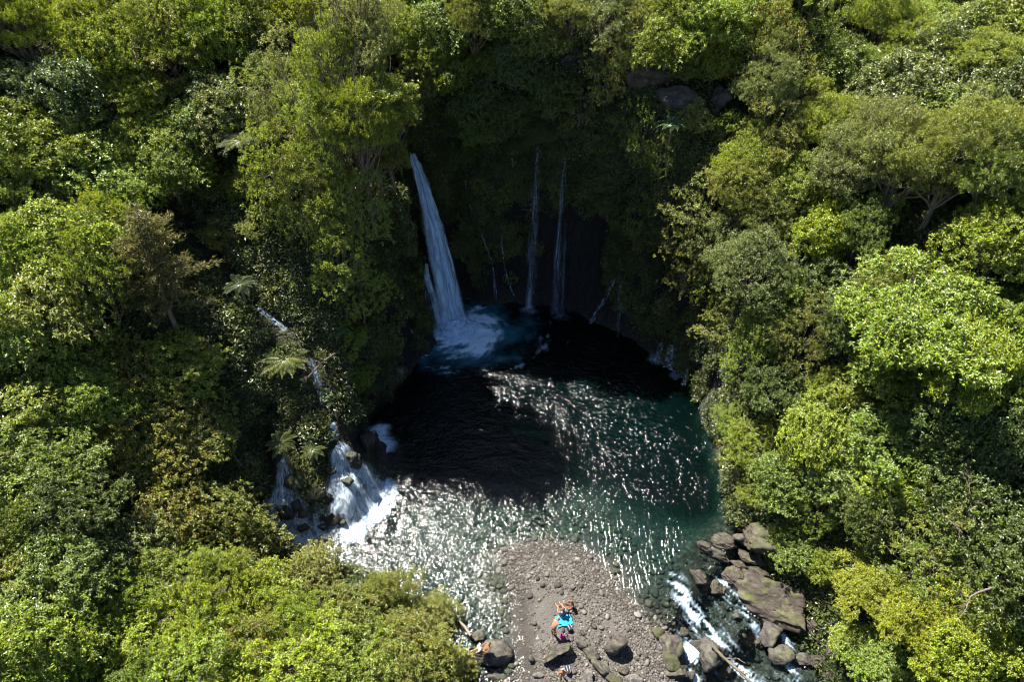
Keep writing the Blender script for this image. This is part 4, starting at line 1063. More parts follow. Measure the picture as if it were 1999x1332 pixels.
PLANTS = []
def shades_cascade(x, y, ztop):
    """the stream valley lets the sun through to the cascade: nothing tall grows in that line"""
    k = (ztop - 1.5) / math.tan(R(SUN_EL))
    sx, sy = x - k * math.sin(R(SUN_AZ)), y - k * math.cos(R(SUN_AZ))
    return ((sx + 10.8) / 5.6) ** 2 + ((sy - 25.3) / 5.6) ** 2 < 1
prng = random.Random(8)
def plant(kind, x, y, z, s, tone, u, v, jit=.12, lift=0.0):
    tm, cm = prng.choice(LIB[kind])
    root = bpy.data.objects.new(NAME[kind], None)
    C.objects.link(root)
    root.empty_display_size = .3
    root.location = (x, y, z)
    root.rotation_euler = (prng.uniform(-.06, .06), prng.uniform(-.06, .06), prng.uniform(0, 6.28))
    sx = s * prng.uniform(.92, 1.1)
    root.scale = (sx * prng.uniform(.82, 1.15), sx * prng.uniform(.9, 1.2), s * (prng.uniform(1.0, 1.45) if kind in ('sparse', 'fine') else prng.uniform(.85, 1.2)))
    c = TONE[tone]; j = 1.14 * prng.uniform(1 - jit, 1 + jit); j2 = prng.uniform(1 - jit * .6, 1 + jit * .6)
    k_ = lift / root.scale[2]; z0_ = CROWN_Z[kind] - .8
    link('trunk', tm, root, scl=(1, 1, (z0_ + k_) / z0_))
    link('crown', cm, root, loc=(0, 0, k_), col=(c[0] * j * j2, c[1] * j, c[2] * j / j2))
    PLANTS.append((root, kind, tone, u, v))
    return root

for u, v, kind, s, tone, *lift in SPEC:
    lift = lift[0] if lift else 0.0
    if u < 720 and 250 < v < 900: tone = {'gg': 'ol', 'g': 'lg', 'dk': 'g', 'ol': 'lg'}.get(tone, tone)  # lighter leaf tones stand in for sunlight missing on these shaded trees
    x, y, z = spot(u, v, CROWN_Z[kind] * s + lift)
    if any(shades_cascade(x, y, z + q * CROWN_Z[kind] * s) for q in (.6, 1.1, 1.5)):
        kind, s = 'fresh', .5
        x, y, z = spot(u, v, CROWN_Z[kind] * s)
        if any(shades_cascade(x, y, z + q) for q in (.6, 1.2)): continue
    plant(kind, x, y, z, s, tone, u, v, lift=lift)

# forest between and beyond, standing where the spacing leaves room
rng = np.random.default_rng(4)
have = [(p[0].location.x, p[0].location.y, CROWN_R[p[1]] * p[0].scale[0]) for p in PLANTS]
specuv = np.array([(a, b) for a, b, *_ in SPEC], float)
cand = np.stack([rng.uniform(-46, 44, 9000), rng.uniform(6, 74, 9000)], 1)
cd = poly_sd(cand, VALLEY); ch = H(cand); cs, _, _ = path_sd(cand, STREAM)
nfill = 0
for (x, y), d, z, sd_ in zip(cand, cd, ch, cs):
    if d < 2.2 or sd_ < 2.2 or nfill > 215: continue
    u, v = proj(x, y, z + 4)
    if not (-420 < u < 2420 and -260 < v < 1700): continue
    if any((x - a) ** 2 + (y - b) ** 2 < (.54 * (r + 2.0)) ** 2 for a, b, r in have): continue
    i = int(np.argmin(((specuv - (u, v)) ** 2).sum(1)))
    kind, s, tone = SPEC[i][2], SPEC[i][3], SPEC[i][4]
    if any(shades_cascade(x, y, z + q) for q in (1, 3.5, 6)): continue
    if kind == 'pads': kind = 'broad'
    if tone in ('ye', 'yg'): tone = 'lg'
    if rng.random() < .3: tone = rng.choice(['lg', 'g', 'ol', 'gg'])
    s = s * rng.uniform(.75, 1.0) if kind not in ('shrub', 'fresh') else s
    plant(kind, x, y, z, s, str(tone), u, v)
    have.append((x, y, CROWN_R[kind] * s)); nfill += 1

# the brown conifer, a landmark of the left slope
x, y, z = spot(345, 655, 0.2)
con = plant('conifer', x, y, z, 1.0, 'br', 310, 450, jit=0)
tag(con, 'tall brown feathery conifer with a bare lower trunk', 'tree'); PLANTS.pop()

# every plant says which one it is
ORD = ['topmost', 'second from the top', 'third from the top', 'fourth from the top', 'fifth from the top', 'sixth from the top', 'seventh from the top', 'eighth from the top', 'ninth from the top', 'tenth from the top', 'eleventh from the top', 'twelfth from the top', 'thirteenth from the top', 'fourteenth from the top', 'fifteenth from the top', 'sixteenth from the top', 'seventeenth from the top', 'eighteenth from the top', 'nineteenth from the top', 'twentieth from the top', 'twenty-first from the top', 'twenty-second from the top', 'twenty-third from the top', 'twenty-fourth from the top']
buckets = {}
for p in PLANTS:
    o, kind, tone, u, v = p
    buckets.setdefault((TONEW[tone], WORD[kind], zone(u, v)), []).append((v, u, o))
for (tw, kw, (zw, grp)), lst in buckets.items():
    lst.sort(key=lambda e: e[0])
    cat = 'shrub' if 'shrub' in kw else 'tree'
    for i, (v, u, o) in enumerate(lst):
        zw = zw if len(lst) < 11 else zw.replace('on the mid slope ', '').replace('high on the slope', 'high').replace('on the slope ', '').replace('on the spur beside', 'beside')
        lab = f'{tw} {kw} {zw}' + ('' if len(lst) == 1 else ', ' + (ORD[i] if i < len(ORD) else 'lowest of its colour'))
        tag(o, lab, cat, grp)
print('plants', len(PLANTS), 'fill', nfill)

# ---------------------------------------------------------------- tree ferns
def tree_fern(u, v, hgt, s, tone, label, lean=0.0):
    x, y, z = spot(u, v, hgt)
    root = bpy.data.objects.new('tree_fern', None); C.objects.link(root); root.location = (x, y, z)
    n = 7
    p = np.array([[lean * (i / (n - 1)) ** 2, .04 * math.sin(i), -.6 + (hgt + .6) * i / (n - 1)] for i in range(n)])
    V, F = tube(p, np.linspace(.11, .065, n), 7)
    link('trunk', mesh_tris('fern trunk', V, F, MAT_BARK), root)
    nf = 13
    for i in range(nf):
        f = link('frond', FRONDS[i % 3], root, loc=p[-1], rot=(prng.uniform(-.2, .2), prng.uniform(-.28, .18), i * 2 * math.pi / nf + prng.uniform(-.15, .15)), scl=s * prng.uniform(.85, 1.1), col=tone)
    tag(root, label, 'tree fern', 'tree ferns around the cascade')
tree_fern(556, 705, 1.1, .9, (.125, .145, .05), 'large pale tree fern spreading above the small cascade')
tree_fern(470, 275, 4.2, .85, (.12, .135, .065), 'pale flat-topped tree fern among dark trees above the brown conifer')
tree_fern(468, 555, 2.2, .6, (.07, .09, .04), 'tree fern beside the upper stream pool')
tree_fern(548, 866, 2.6, .55, (.08, .10, .03), 'tree fern with thin trunk over the shaded side cascade')
tree_fern(600, 880, 2.0, .45, (.085, .105, .035), 'tree fern on the mossy boulder beside the white cascade', .3)
tree_fern(1310, 250, 2.5, .6, (.05, .09, .03), 'small dark fern on the cliff below the rim')
tree_fern(1690, 1265, 1.6, .8, (.09, .16, .03), 'green fern on the bank beside the outflow rapids')
tree_fern(660, 640, 2.2, .6, (.10, .15, .04), 'small fern on the spur front')

# ---------------------------------------------------------------- undergrowth on every bit of open ground and cliff
def clump_mesh(seed, R0, n, L, W, droop=0.0):
    rg = np.random.default_rng(seed)
    d = sph(rg, n, -.1)
    p = d * np.array([R0, R0, R0 * .7]) * rg.uniform(.25, 1, n)[:, None] ** .5
    p[:, 2] -= droop * (p[:, 0] ** 2 + p[:, 1] ** 2) ** .5
    V, F = rosettes(rg, p, unit(d + np.array([0, 0, .5])), 5, L, W)
    return mesh_tris('clump', V, F, MAT_UNDER, smooth=False)
clumps = [bpy.data.objects.new('clump', clump_mesh(i, .75, 75, .19, .085)) for i in range(3)] + [bpy.data.objects.new('clump', clump_mesh(9 + i, .7, 95, .13, .05)) for i in range(2)]

def scatter(name, pts, rots, scls, protos, label):
    """one object of uncountable small things: points that carry copies of a few prototypes"""
    me = bpy.data.meshes.new(name)
    me.vertices.add(len(pts)); me.vertices.foreach_set('co', np.asarray(pts, np.float32).ravel())
    a = me.attributes.new('rot', 'FLOAT_VECTOR', 'POINT'); a.data.foreach_set('vector', np.asarray(rots, np.float32).ravel())
    a = me.attributes.new('scl', 'FLOAT', 'POINT'); a.data.foreach_set('value', np.asarray(scls, np.float32))
    a = me.attributes.new('pick', 'INT', 'POINT'); a.data.foreach_set('value', np.random.default_rng(1).integers(0, len(protos), len(pts)).astype(np.int32))
    o = link(name, me)
    col = bpy.data.collections.new(name + ' kinds')
    for p in protos: col.objects.link(p)
    g = bpy.data.node_groups.new(name, 'GeometryNodeTree')
    g.interface.new_socket('Geometry', in_out='INPUT', socket_type='NodeSocketGeometry')
    g.interface.new_socket('Geometry', in_out='OUTPUT', socket_type='NodeSocketGeometry')
    N = g.nodes.new; K = g.links.new
    gi, go = N('NodeGroupInput'), N('NodeGroupOutput')
    ci = N('GeometryNodeCollectionInfo'); ci.inputs['Collection'].default_value = col
    ci.inputs['Separate Children'].default_value = True; ci.inputs['Reset Children'].default_value = True
    def na(nm, ty):
        q = N('GeometryNodeInputNamedAttribute'); q.data_type = ty; q.inputs['Name'].default_value = nm
        return [s for s in q.outputs if s.enabled and s.name == 'Attribute'][0]
    e2r = N('FunctionNodeEulerToRotation'); K(na('rot', 'FLOAT_VECTOR'), e2r.inputs[0])
    ip = N('GeometryNodeInstanceOnPoints')
    K(gi.outputs[0], ip.inputs['Points']); K(ci.outputs[0], ip.inputs['Instance'])
    ip.inputs['Pick Instance'].default_value = True
    K(na('pick', 'INT'), ip.inputs['Instance Index']); K(e2r.outputs[0], ip.inputs['Rotation']); K(na('scl', 'FLOAT'), ip.inputs['Scale'])
    K(ip.outputs[0], go.inputs[0])
    m = o.modifiers.new('scatter', 'NODES'); m.node_group = g
    tag(o, label, None, None, 'stuff')
    return o

# sample the terrain surface by area
tri = np.concatenate([TF[:, [0, 1, 2]], TF[:, [0, 2, 3]]])
A, B, Cc = TV[tri[:, 0]], TV[tri[:, 1]], TV[tri[:, 2]]
fn_ = np.cross(B - A, Cc - A); ar = np.linalg.norm(fn_, axis=1) * .5; fn_ = unit(fn_)
cen = (A + B + Cc) / 3
uu, vv = proj(cen[:, 0], cen[:, 1], cen[:, 2])
ok = (uu > -650) & (uu < 2650) & (vv > -300) & (vv < 1900) & (cen[:, 1] > -2) & (cen[:, 1] < 85)
far_ = np.where((uu > -150) & (uu < 2150) & (vv < 1450), 1.0, .55)
cdv = poly_sd(cen[:, :2], VALLEY); csd, _, _ = path_sd(cen[:, :2], STREAM)
ok &= (cdv > np.where(cen[:, 0] > 10, .1, .35)) & (csd > .75) & (cen[:, 2] > np.where(cen[:, 0] > 10, .12, .25))
rid, _, _ = path_sd(cen[:, :2], [(-13.3, 27.4, 0), (-12.6, 25.6, 0), (-12.3, 24.6, 0)])
ok |= (rid < .55) & (cen[:, 2] > .8)
ok |= (cen[:, 0] > 15.2) & (cen[:, 1] > 8) & (cen[:, 1] < 24) & (cdv > .05) & (cen[:, 0] < 24)
steepf = np.abs(fn_[:, 2])
wgt = ar * ok * far_ * np.where(steepf < .45, 1.7 * sstep(-.35, .25, vnoise(cen[:, 0] * .33, cen[:, 1] * .33, cen[:, 2] * .33, seed=77) - .25 * (cen[:, 1] > 43) + sstep(5, 12, cen[:, 2]) * .7 + .45 * (cen[:, 0] > 11) * (cen[:, 1] < 38)), 1.0)
wgt /= wgt.sum()
rg = np.random.default_rng(12)
idx = rg.choice(len(tri), 14500, p=wgt)
r1, r2 = rg.random((2, len(idx))); sq = np.sqrt(r1)
pts = A[idx] * (1 - sq)[:, None] + B[idx] * (sq * (1 - r2))[:, None] + Cc[idx] * (sq * r2)[:, None]
nn = np.where(fn_[idx][:, 2:3] < 0, -fn_[idx], fn_[idx])
up = unit(nn + np.array([0, 0, .45]))
rots = np.array([Vector(n).to_track_quat('Z', 'Y').to_euler()[:] for n in up]); 
q = rg.uniform(0, 6.28, len(rots))
rots = np.array([(Vector(n).to_track_quat('Z', 'Y').to_matrix() @ Matrix.Rotation(a, 3, 'Z')).to_euler()[:] for n, a in zip(up, q)])
scatter('undergrowth', pts + nn * .1, rots, rg.uniform(.7, 1.5, len(pts)) * np.where(np.abs(fn_[idx][:, 2]) < .45, .8, 1), clumps, 'dark green undergrowth covering the ground and cliff faces')

cob_objs = [bpy.data.objects.new('cobble', m) for m in COB]
scatter(*PEB_ARGS[:4], cob_objs, PEB_ARGS[4])
def wet_copy(m):
    m = m.copy(); m.materials.clear(); m.materials.append(MAT_R_DARK); return m
scatter(*BED_ARGS[:4], [bpy.data.objects.new('cobble', wet_copy(m)) for m in COB], BED_ARGS[4])

# ================================================================ PEOPLE AND THEIR THINGS
def mat_skin(name, col):
    t = NT(name)
    co = t.n('TexCoord').outputs['Object']
    c = t.mixc(t.noise(co, 14, 3, .5), tuple(x * .85 for x in col), tuple(x * 1.1 for x in col))
    return t.done(t.n('BsdfPrincipled', Base_Color=c, Roughness=.5, Specular_IOR_Level=.4))
SKIN = mat_skin('tanned skin', (.15, .075, .042))
SKIN2 = mat_skin('fair skin', (.22, .125, .085))
HAIR_D = mat_plain('dark brown hair', (.03, .018, .01), .5)
HAIR_B = mat_plain('light brown hair', (.11, .06, .026), .5)
def cloth(name, col): return mat_plain(name, col, .85, .18, 20)
RED, BLUE, NAVY, CYAN, MAG, ORNG, WHITE = [cloth(n, c) for n, c in (('red cloth', (.20, .018, .018)), ('blue cloth', (.03, .10, .30)), ('navy cloth', (.012, .014, .03)), ('turquoise towelling', (.012, .24, .36)), ('magenta cloth', (.22, .015, .13)), ('orange cloth', (.36, .08, .012)), ('white cloth', (.34, .34, .33)))]
BLK = cloth('black cloth', (.015, .015, .018))

def skin_obj(name, verts, edges, radii, mat, parent, root=0, sub=1):
    me = bpy.data.meshes.new(name)
    me.from_pydata([tuple(v) for v in verts], edges, [])
    o = link(name, me, parent)
    me.materials.append(mat)
    m = o.modifiers.new('skin', 'SKIN'); m.use_smooth_shade = True
    for i, r in enumerate(radii):
        sv = me.skin_vertices[0].data[i]
        sv.radius = r if hasattr(r, '__len__') else (r, r)
        sv.use_root = (i == root)
    s = o.modifiers.new('smooth', 'SUBSURF'); s.levels = sub; s.render_levels = sub
    return o

def lerp(a, b, t): return tuple(a[i] + (b[i] - a[i]) * t for i in range(3))
def add(a, b): return tuple(a[i] + b[i] for i in range(3))

def person(J, loc, rotz, label, skin, hair, wear, scale=1.0, long_hair=False, group=None):
    """J: joints pel chest neck head and per side sho elb wri hip kne ank toe (key + L/R). wear: list of (name, material, what)"""
    root = bpy.data.objects.new('person', None); C.objects.link(root)
    root.location = loc; root.rotation_euler = (0, 0, rotz); root.scale = (scale * .92,) * 3
    V, E, Rr = [], [], []
    def v(p, r, par=None):
        V.append(p); Rr.append(r); i = len(V) - 1
        if par is not None: E.append((par, i))
        return i
    pel = v(J['pel'], (.145, .11)); mid = v(lerp(J['pel'], J['chest'], .5), (.125, .095), pel)
    ch = v(J['chest'], (.16, .11), mid); nk = v(J['neck'], .055, ch)
    hv = np.array(J['head']) - np.array(J['neck']); hv = hv / np.linalg.norm(hv)
    h0 = v(tuple(np.array(J['head']) - hv * .05), (.062, .07), nk); h1_ = v(J['head'], (.078, .092), h0); h2_ = v(tuple(np.array(J['head']) + hv * .085), (.06, .07), h1_)
    for s in 'LR':
        sh = v(J['sho' + s], .062, ch); up = v(lerp(J['sho' + s], J['elb' + s], .5), .048, sh); el = v(J['elb' + s], .038, up)
        fo = v(lerp(J['elb' + s], J['wri' + s], .4), .038, el); wr = v(J['wri' + s], .025, fo)
        d = np.array(J['wri' + s]) - np.array(J['elb' + s]); d = d / np.linalg.norm(d)
        sd_ = np.cross(d, (0, 0, 1.0)); sd_ = sd_ / (np.linalg.norm(sd_) + 1e-6); up_ = np.cross(sd_, d)
        palm = v(tuple(np.array(J['wri' + s]) + d * .06), (.034, .016), wr)
        for k, ln in ((-1.5, .062), (-.5, .078), (.5, .082), (1.5, .070)):
            b = v(tuple(np.array(V[palm]) + d * .045 + sd_ * k * .019), .0095, palm)
            v(tuple(np.array(V[b]) + d * ln * .75 - up_ * .025), .008, b)
        tb = v(tuple(np.array(J['wri' + s]) + d * .04 + sd_ * (.045 if s == 'L' else -.045)), .010, wr)
        v(tuple(np.array(V[tb]) + d * .045), .009, tb)
        hp = v(J['hip' + s], .092, pel); th = v(lerp(J['hip' + s], J['kne' + s], .5), .076, hp); kn = v(J['kne' + s], .055, th)
        ca = v(lerp(J['kne' + s], J['ank' + s], .35), .055, kn); an = v(J['ank' + s], .034, ca)
        v(J['toe' + s], (.036, .022), an)
    body = skin_obj('body', V, E, Rr, skin, root)
    # face: nose, eyes, mouth, ears
    fwd = np.array(J.get('face', (0, 1, 0)), float); fwd = fwd - hv * (fwd @ hv); fwd /= np.linalg.norm(fwd)
    sd_ = np.cross(fwd, hv); H0 = np.array(J['head'])
    bm = bmesh.new()
    def ball(p, r, sq=(1, 1, 1)):
        ret = bmesh.ops.create_icosphere(bm, subdivisions=1, radius=r)
        for q in ret['verts']: q.co = Vector((q.co.x * sq[0], q.co.y * sq[1], q.co.z * sq[2])) + Vector(p)
    ball(H0 + fwd * .095 - hv * .01, .014); ball(H0 + sd_ * .08, .02); ball(H0 - sd_ * .08, .02)
    me = bpy.data.meshes.new('nose_and_ears'); bm.to_mesh(me); bm.free(); me.materials.append(skin); link('nose_and_ears', me, body)
    bm = bmesh.new(); ball(H0 + fwd * .085 + sd_ * .03 + hv * .015, .010); ball(H0 + fwd * .085 - sd_ * .03 + hv * .015, .010)
    me = bpy.data.meshes.new('eyes'); bm.to_mesh(me); bm.free(); me.materials.append(BLK); link('eyes', me, body)
    bm = bmesh.new(); ball(H0 + fwd * .082 - hv * .045, .016, (1.4, .6, .5)); me = bpy.data.meshes.new('mouth'); bm.to_mesh(me); bm.free(); me.materials.append(RED); link('mouth', me, body)
    # hair
    hp_ = [tuple(H0 + hv * .075 + fwd * .03), tuple(H0 + hv * .07 - fwd * .03), tuple(H0 + hv * .0 - fwd * .06)]
    hr = [(.075, .07), (.088, .085), (.085, .07)]
    if long_hair:
        hp_ += [tuple(H0 - hv * .11 - fwd * .085), tuple(H0 - hv * .27 - fwd * .09)]; hr += [(.08, .05), (.06, .035)]
    skin_obj('hair', hp_, [(i, i + 1) for i in range(len(hp_) - 1)], hr, hair, root)
    for nm, mt, what in wear:
        if what == 'shorts':
            vs_ = [add(J['pel'], (0, 0, .05)), J['pel']]; es = [(0, 1)]; rs = [(.155, .118), (.165, .13)]
            for s in 'LR':
                vs_ += [J['hip' + s], lerp(J['hip' + s], J['kne' + s], .45)]; n_ = len(vs_); es += [(1, n_ - 2), (n_ - 2, n_ - 1)]; rs += [.105, .098]
            skin_obj(nm, vs_, es, rs, mt, root, 1)
        elif what == 'top':
            vs_ = [lerp(J['pel'], J['chest'], .25), lerp(J['pel'], J['chest'], .6), J['chest'], lerp(J['chest'], J['neck'], .5)]; es = [(0, 1), (1, 2), (2, 3)]; rs = [(.145, .112), (.142, .11), (.172, .122), .085]
            for s in 'LR':
                vs_ += [J['sho' + s], lerp(J['sho' + s], J['elb' + s], .5)]; n_ = len(vs_); es += [(2, n_ - 2), (n_ - 2, n_ - 1)]; rs += [.074, .062]
            skin_obj(nm, vs_, es, rs, mt, root, 2)
        elif what == 'trunks':
            vs_ = [add(J['pel'], (0, 0, .03)), J['pel']] + [lerp(J['pel'], J['hip' + s], .9) for s in 'LR']
            skin_obj(nm, vs_, [(0, 1), (1, 2), (1, 3)], [(.15, .115), (.158, .124), .10, .10], mt, root, 1)
        elif what == 'hat':
            vs_ = [tuple(H0 + hv * .05), tuple(H0 + hv * .06 + fwd * .01), tuple(H0 + hv * .12)]
            skin_obj(nm, vs_, [(0, 1), (1, 2)], [(.15, .15), (.11, .11), (.08, .08)], mt, root)
    tag(root, label, 'person', group)
    return root

SIT = dict(pel=(0, 0, .13), chest=(0, -.06, .47), neck=(0, -.03, .62), head=(0, .02, .78), face=(0, 1, -.1))
for s, k in (('L', -1), ('R', 1)):
    SIT.update({'sho' + s: (k * .18, -.05, .55), 'elb' + s: (k * .27, .12, .36), 'wri' + s: (k * .17, .36, .36), 'hip' + s: (k * .10, .03, .12), 'kne' + s: (k * .15, .44, .38), 'ank' + s: (k * .13, .72, .06), 'toe' + s: (k * .14, .87, .03)})
REC = dict(pel=(0, 0, .12), chest=(0, -.26, .36), neck=(0, -.33, .49), head=(0, -.34, .65), face=(0, 1, -.35))
for s, k in (('L', -1), ('R', 1)):
    REC.update({'sho' + s: (k * .18, -.30, .42), 'elb' + s: (k * .26, -.10, .30), 'wri' + s: (k * .12, .15, .40), 'hip' + s: (k * .10, .05, .12), 'kne' + s: (k * .13, .46, .42 if k < 0 else .22), 'ank' + s: (k * .14, .66 if k < 0 else .86, .06), 'toe' + s: (k * .15, .80 if k < 0 else 1.0, .05)})
BEND = dict(pel=(0, -.12, .93), chest=(0, .12, 1.22), neck=(0, .24, 1.33), head=(0, .33, 1.44), face=(0, .7, -.7))
for s, k in (('L', -1), ('R', 1)):
    BEND.update({'sho' + s: (k * .18, .16, 1.26), 'elb' + s: (k * .22, .33, 1.02), 'wri' + s: (k * .16, .48, .86), 'hip' + s: (k * .10, -.10, .90), 'kne' + s: (k * .12, -.02, .50), 'ank' + s: (k * .12, -.10, .08), 'toe' + s: (k * .14, .10, .03)})
WALK = dict(pel=(0, 0, .92), chest=(0, .02, 1.26), neck=(0, .04, 1.42), head=(0, .07, 1.57), face=(0, 1, -.2))
for s, k in (('L', -1), ('R', 1)):
    WALK.update({'sho' + s: (k * .19, .02, 1.34), 'elb' + s: (k * .33, .02 + .08 * k, 1.10), 'wri' + s: (k * .36, .18, .92), 'hip' + s: (k * .10, 0, .90), 'kne' + s: (k * .11, .14 * k + .06, .50), 'ank' + s: (k * .11, .22 * k - .05, .08), 'toe' + s: (k * .12, .22 * k + .13, .03)})

def ground(u, v, hc=0.0):
    x, y, z = spot(u, v, hc); return (x, y, z + .03)
GP = 'people resting on the gravel bar'
person(BEND, ground(1081, 1238), R(-48), 'standing person in red shorts stooping over the turquoise towel', SKIN2, HAIR_B, [('shorts', RED, 'shorts'), ('sun_hat', WHITE, 'hat')], group=GP)
person(SIT, ground(1098, 1203), R(20), 'person in blue sitting at the upper edge of the turquoise towel', SKIN2, HAIR_B, [('top', BLUE, 'top'), ('shorts', NAVY, 'shorts')], long_hair=True, group=GP)
person(SIT, ground(1115, 1188), R(95), 'bare-backed person sitting with legs toward the left, above the towel', SKIN, HAIR_B, [('swim_trunks', NAVY, 'trunks')], group=GP)
rx, ry, rz_ = spot(945, 1276, 1.05)
READER = person(REC, (rx, ry, 1.0), R(108), 'sunbather in dark trunks reading on the flat-topped rock', SKIN, HAIR_D, [('swim_trunks', NAVY, 'trunks')], group=GP)
person(WALK, ground(1097, 1330), R(5), 'person in orange top and blue shorts walking at the bottom edge', SKIN2, HAIR_B, [('top', ORNG, 'top'), ('shorts', BLUE, 'shorts'), ('cap', WHITE, 'hat')], scale=.85, group=GP)

# things on the gravel
def cloth_sheet(name, w, l, mat, seed, rise=.06):
    n, m = 26, 20
    X, Y = np.meshgrid(np.linspace(-w / 2, w / 2, n), np.linspace(-l / 2, l / 2, m), indexing='ij')
    Z = rise * (1 + fbm(X * 4, Y * 4, seed=seed, octv=3)) + .015
    X = X + .04 * vnoise(Y * 5, X * 2, seed=seed); Y = Y + .04 * vnoise(X * 5, Y * 2, seed=seed + 1)
    me = mesh_tris(name, np.stack([X, Y, Z], -1).reshape(-1, 3), grid_faces(n, m), mat)
    return me
def thick(o, th=.012):
    m = o.modifiers.new('thickness', 'SOLIDIFY'); m.thickness = th; return o
o = thick(link('beach_towel', cloth_sheet('towel', .85, .62, CYAN, 3), None, ground(1101, 1214), (0, 0, R(12))))
tag(o, 'crumpled turquoise towel spread on the gravel between the people', 'towel')
def bag(name, loc, rotz, w, l, h, mat, strap, label, rounded=.5):
    root = bpy.data.objects.new(name, None); C.objects.link(root); root.location = loc; root.rotation_euler = (0, 0, rotz)
    bm = bmesh.new(); bmesh.ops.create_cube(bm, size=1.0)
    bmesh.ops.subdivide_edges(bm, edges=bm.edges[:], cuts=4, use_grid_fill=True)
    for q in bm.verts:
        c = q.co.copy(); rr = c.length / max(abs(c.x), abs(c.y), abs(c.z), 1e-4) if c.length > 0 else 1
        s = 1 / (rr ** rounded)
        nzv = float(vnoise(np.array([c.x * 4 + 7]), np.array([c.y * 4]), np.array([c.z * 4]))[0])
        q.co = Vector((c.x * w * s * (1 - .25 * (c.z + .5)), c.y * l * s, (c.z * s + .42) * h)) * (1 + .06 * nzv)
    me = bpy.data.meshes.new('bag body'); bm.to_mesh(me); bm.free()
    for p in me.polygons: p.use_smooth = True
    me.materials.append(mat); bb = link('bag_body', me, root)
    for s in (-1, 1):
        th = np.linspace(0, math.pi, 12)
        p = np.stack([np.full(12, s * w * .22), np.cos(th) * l * .34, h * .80 + np.sin(th) * h * .35], 1)
        V, F = tube(p, np.full(12, .014), 6)
        link('strap', mesh_tris('strap', V, F, strap), bb)
    tag(root, label, 'bag')
bag('tote_bag', ground(1112, 1231), R(25), .34, .40, .30, NAVY, WHITE, 'dark tote bag with white handles beside the turquoise towel')
bag('beach_bag', ground(1099, 1247), R(40), .26, .42, .22, MAG, MAG, 'magenta bag lying in front of the big smooth boulder')
bag('backpack', ground(1109, 1312), R(10), .32, .52, .30, NAVY, WHITE, 'dark navy backpack lying among the stones near the bottom edge')
def book(loc, rot, label):
    root = bpy.data.objects.new('book', None); C.objects.link(root); root.location = loc; root.rotation_euler = rot
    for s in (-1, 1):
        bm = bmesh.new(); bmesh.ops.create_cube(bm, size=1.0)
        for q in bm.verts: q.co = Vector((q.co.x * .15 + s * .078, q.co.y * .22, q.co.z * .012 + abs(q.co.x * .15 + s * .078) * .35))
        me = bpy.data.meshes.new('cover'); bm.to_mesh(me); bm.free(); me.materials.append(ORNG); cv = link('cover', me, root)
        bm = bmesh.new(); bmesh.ops.create_cube(bm, size=1.0)
        for q in bm.verts: q.co = Vector((q.co.x * .14 + s * .076, q.co.y * .205, .014 + q.co.z * .014 + abs(q.co.x * .14 + s * .076) * .35))
        me = bpy.data.meshes.new('pages'); bm.to_mesh(me); bm.free(); me.materials.append(WHITE); link('pages', me, cv)
    tag(root, label, 'book')
M4 = Matrix.Translation(READER.location) @ Euler(READER.rotation_euler).to_matrix().to_4x4()
book(M4 @ Vector((0, .22, .44)), (R(-50), 0, R(108)), 'open orange-red book in the hands of the sunbather')

# ---------------------------------------------------------------- dead wood
def driftwood(name, pts, r0, r1, label, twigs=0, seed=0, cat='branch', mat=None):
    rg = np.random.default_rng(seed); P3 = np.array(pts, float)
    s = np.linspace(0, 1, 24); ks = np.linspace(0, 1, len(P3))
    c = np.stack([np.interp(s, ks, P3[:, i]) for i in range(3)], 1) + np.cumsum(rg.normal(0, .012, (24, 3)), 0)
    parts = [tube(c - c[0], np.linspace(r0, r1, 24) * (1 + .1 * rg.normal(size=24)), 7)]
    L = np.linalg.norm(P3[-1] - P3[0])
    for i in range(twigs):
        k = rg.integers(6, 23); d = unit((c[min(k + 1, 23)] - c[k - 1])[None])[0] + rg.normal(0, .65, 3)
        ln = L * rg.uniform(.12, .34)
        e = c[k] - c[0] + unit(d[None])[0] * ln
        parts.append(limb(rg, c[k] - c[0], e, r1 * .9, r1 * .25, 5, wob=.05))
        for q in range(2):
            b = c[k] - c[0] + (e - c[k] + c[0]) * rg.uniform(.4, .9)
            parts.append(limb(rg, b, b + unit((d + rg.normal(0, .8, 3))[None])[0] * ln * .5, r1 * .5, r1 * .2, 4, wob=.05))
    V, F = merge(parts)
    tag(link(name, mesh_tris(name, V, F, mat or MAT_DEAD), None, tuple(c[0])), label, cat)
def w3(u, v, z): return at(u, v, z)
driftwood('driftwood_log', [w3(887, 1192, .15), w3(900, 1215, .2), w3(920, 1245, .4)], .05, .09, 'pale driftwood pole leaning into the glittering water', cat='log')
driftwood('driftwood_log', [w3(1390, 1262, .2), w3(1420, 1292, -.1), w3(1468, 1335, -.4), w3(1500, 1370, -.6)], .10, .06, 'pale log lying along the lower rapids', 4, 3, 'log')
driftwood('driftwood_log', [w3(1696, 1318, .8), w3(1704, 1345, .7)], .06, .05, 'pale broken stick at the bottom edge by the ferns', 0, 5, 'log')
driftwood('bare_branch', [w3(1353, 605, 5.2), w3(1347, 640, 4.0), w3(1340, 662, 3.2), w3(1330, 672, 2.8)], .035, .016, 'bare pale twigs hanging over the spring curtain', 12, 7)
driftwood('bare_branch', [w3(1800, 965, 8.0), w3(1835, 1000, 8.4), w3(1880, 1040, 8.8)], .05, .018, 'long bare grey branch before the dark hollow', 7, 9)
driftwood('bare_branch', [w3(1935, 1150, 9.0), w3(1900, 1165, 9.3), w3(1880, 1200, 8.8)], .05, .018, 'bare forked branch among the yellow-green leaves', 9, 11)
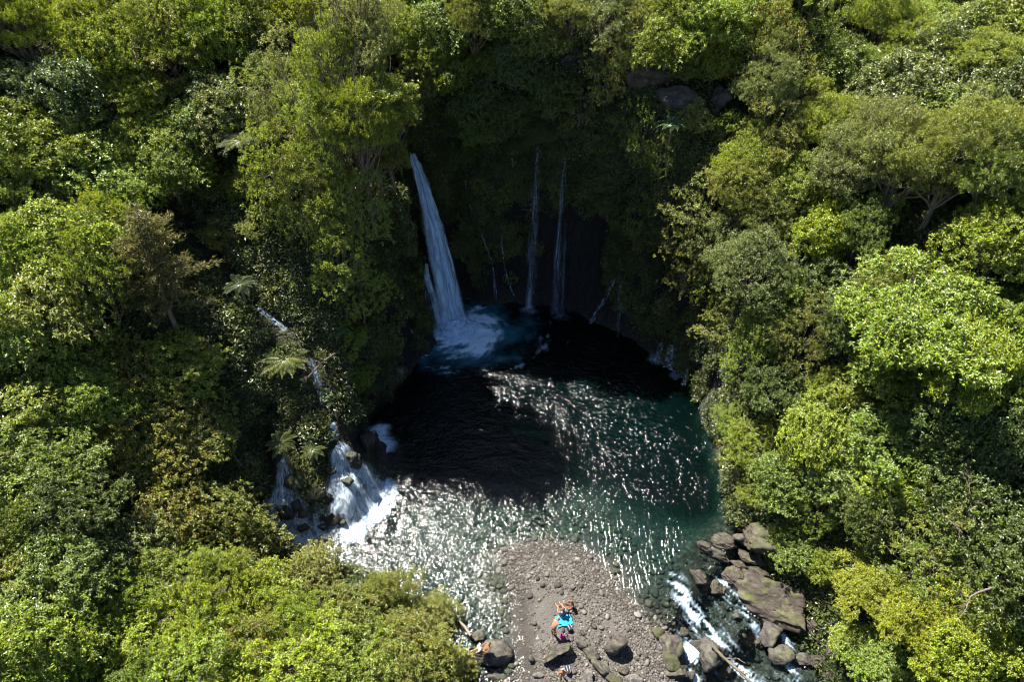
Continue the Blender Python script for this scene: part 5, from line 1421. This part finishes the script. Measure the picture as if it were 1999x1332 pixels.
driftwood('bare_branch', [w3(1900, 1020, 9.0), w3(1890, 970, 9.8), w3(1885, 930, 10.5)], .045, .016, 'upright bare twig over the dark hollow', 7, 13)
driftwood('bare_branch', [w3(655, 690, 8.5), w3(620, 715, 7.5), w3(590, 745, 6.8)], .05, .03, 'brown fallen stem crossing the small cascade', 3, 15)
for i_, (u0, v0, u1, v1, lb_) in enumerate(((330, 1150, 365, 1130, 'uppermost bare twig among the near bright shrubs'), (400, 1180, 440, 1155, 'pale bare twig in the middle of the near bright shrubs'), (470, 1245, 520, 1215, 'long bare twigs beside the rusty near shrubs'), (400, 1290, 450, 1265, 'low bare twigs among the near bright shrubs'), (560, 1280, 600, 1250, 'bare twigs between bright and rusty near shrubs'), (300, 1225, 335, 1200, 'bare twig at the shaded side of the near shrubs'))):
    a_ = spot(u0, v0, 2.6); b_ = spot(u1, v1, 3.4)
    driftwood('bare_branch', [(a_[0], a_[1], a_[2] + 2.3), ((a_[0] + b_[0]) / 2, (a_[1] + b_[1]) / 2, (a_[2] + b_[2]) / 2 + 3.1), (b_[0], b_[1], b_[2] + 3.5)], .022, .010, lb_, 9, 40 + i_)
driftwood('bare_branch', [w3(520, 770, 6.0), w3(545, 740, 6.6), w3(555, 720, 7.0)], .03, .012, 'thin dead stem beside the pale tree fern', 5, 17)
driftwood('bare_branch', [w3(460, 850, 5.5), w3(450, 880, 5.6), w3(470, 905, 5.2)], .03, .012, 'curving dead twig over the bank bushes', 5, 19)
driftwood('bare_branch', [w3(270, 130, 22.5), w3(255, 100, 23.5), w3(262, 80, 24.0)], .06, .02, 'bare grey twigs between yellow trees on the high slope', 10, 21)
driftwood('bare_branch', [w3(640, 490, 14.0), w3(620, 500, 13.2), w3(612, 515, 12.8)], .04, .015, 'bare brown branch poking out of the spur foliage', 8, 23)
driftwood('bare_branch', [w3(1270, 330, 11.5), w3(1240, 350, 11.0), w3(1195, 375, 10.0)], .05, .015, 'long thin stem reaching from the dark cliff', 8, 25)
driftwood('bare_branch', [w3(1255, 370, 10.5), w3(1225, 395, 9.5), w3(1180, 430, 8.5)], .05, .015, 'lower thin stem reaching from the dark cliff', 8, 27)
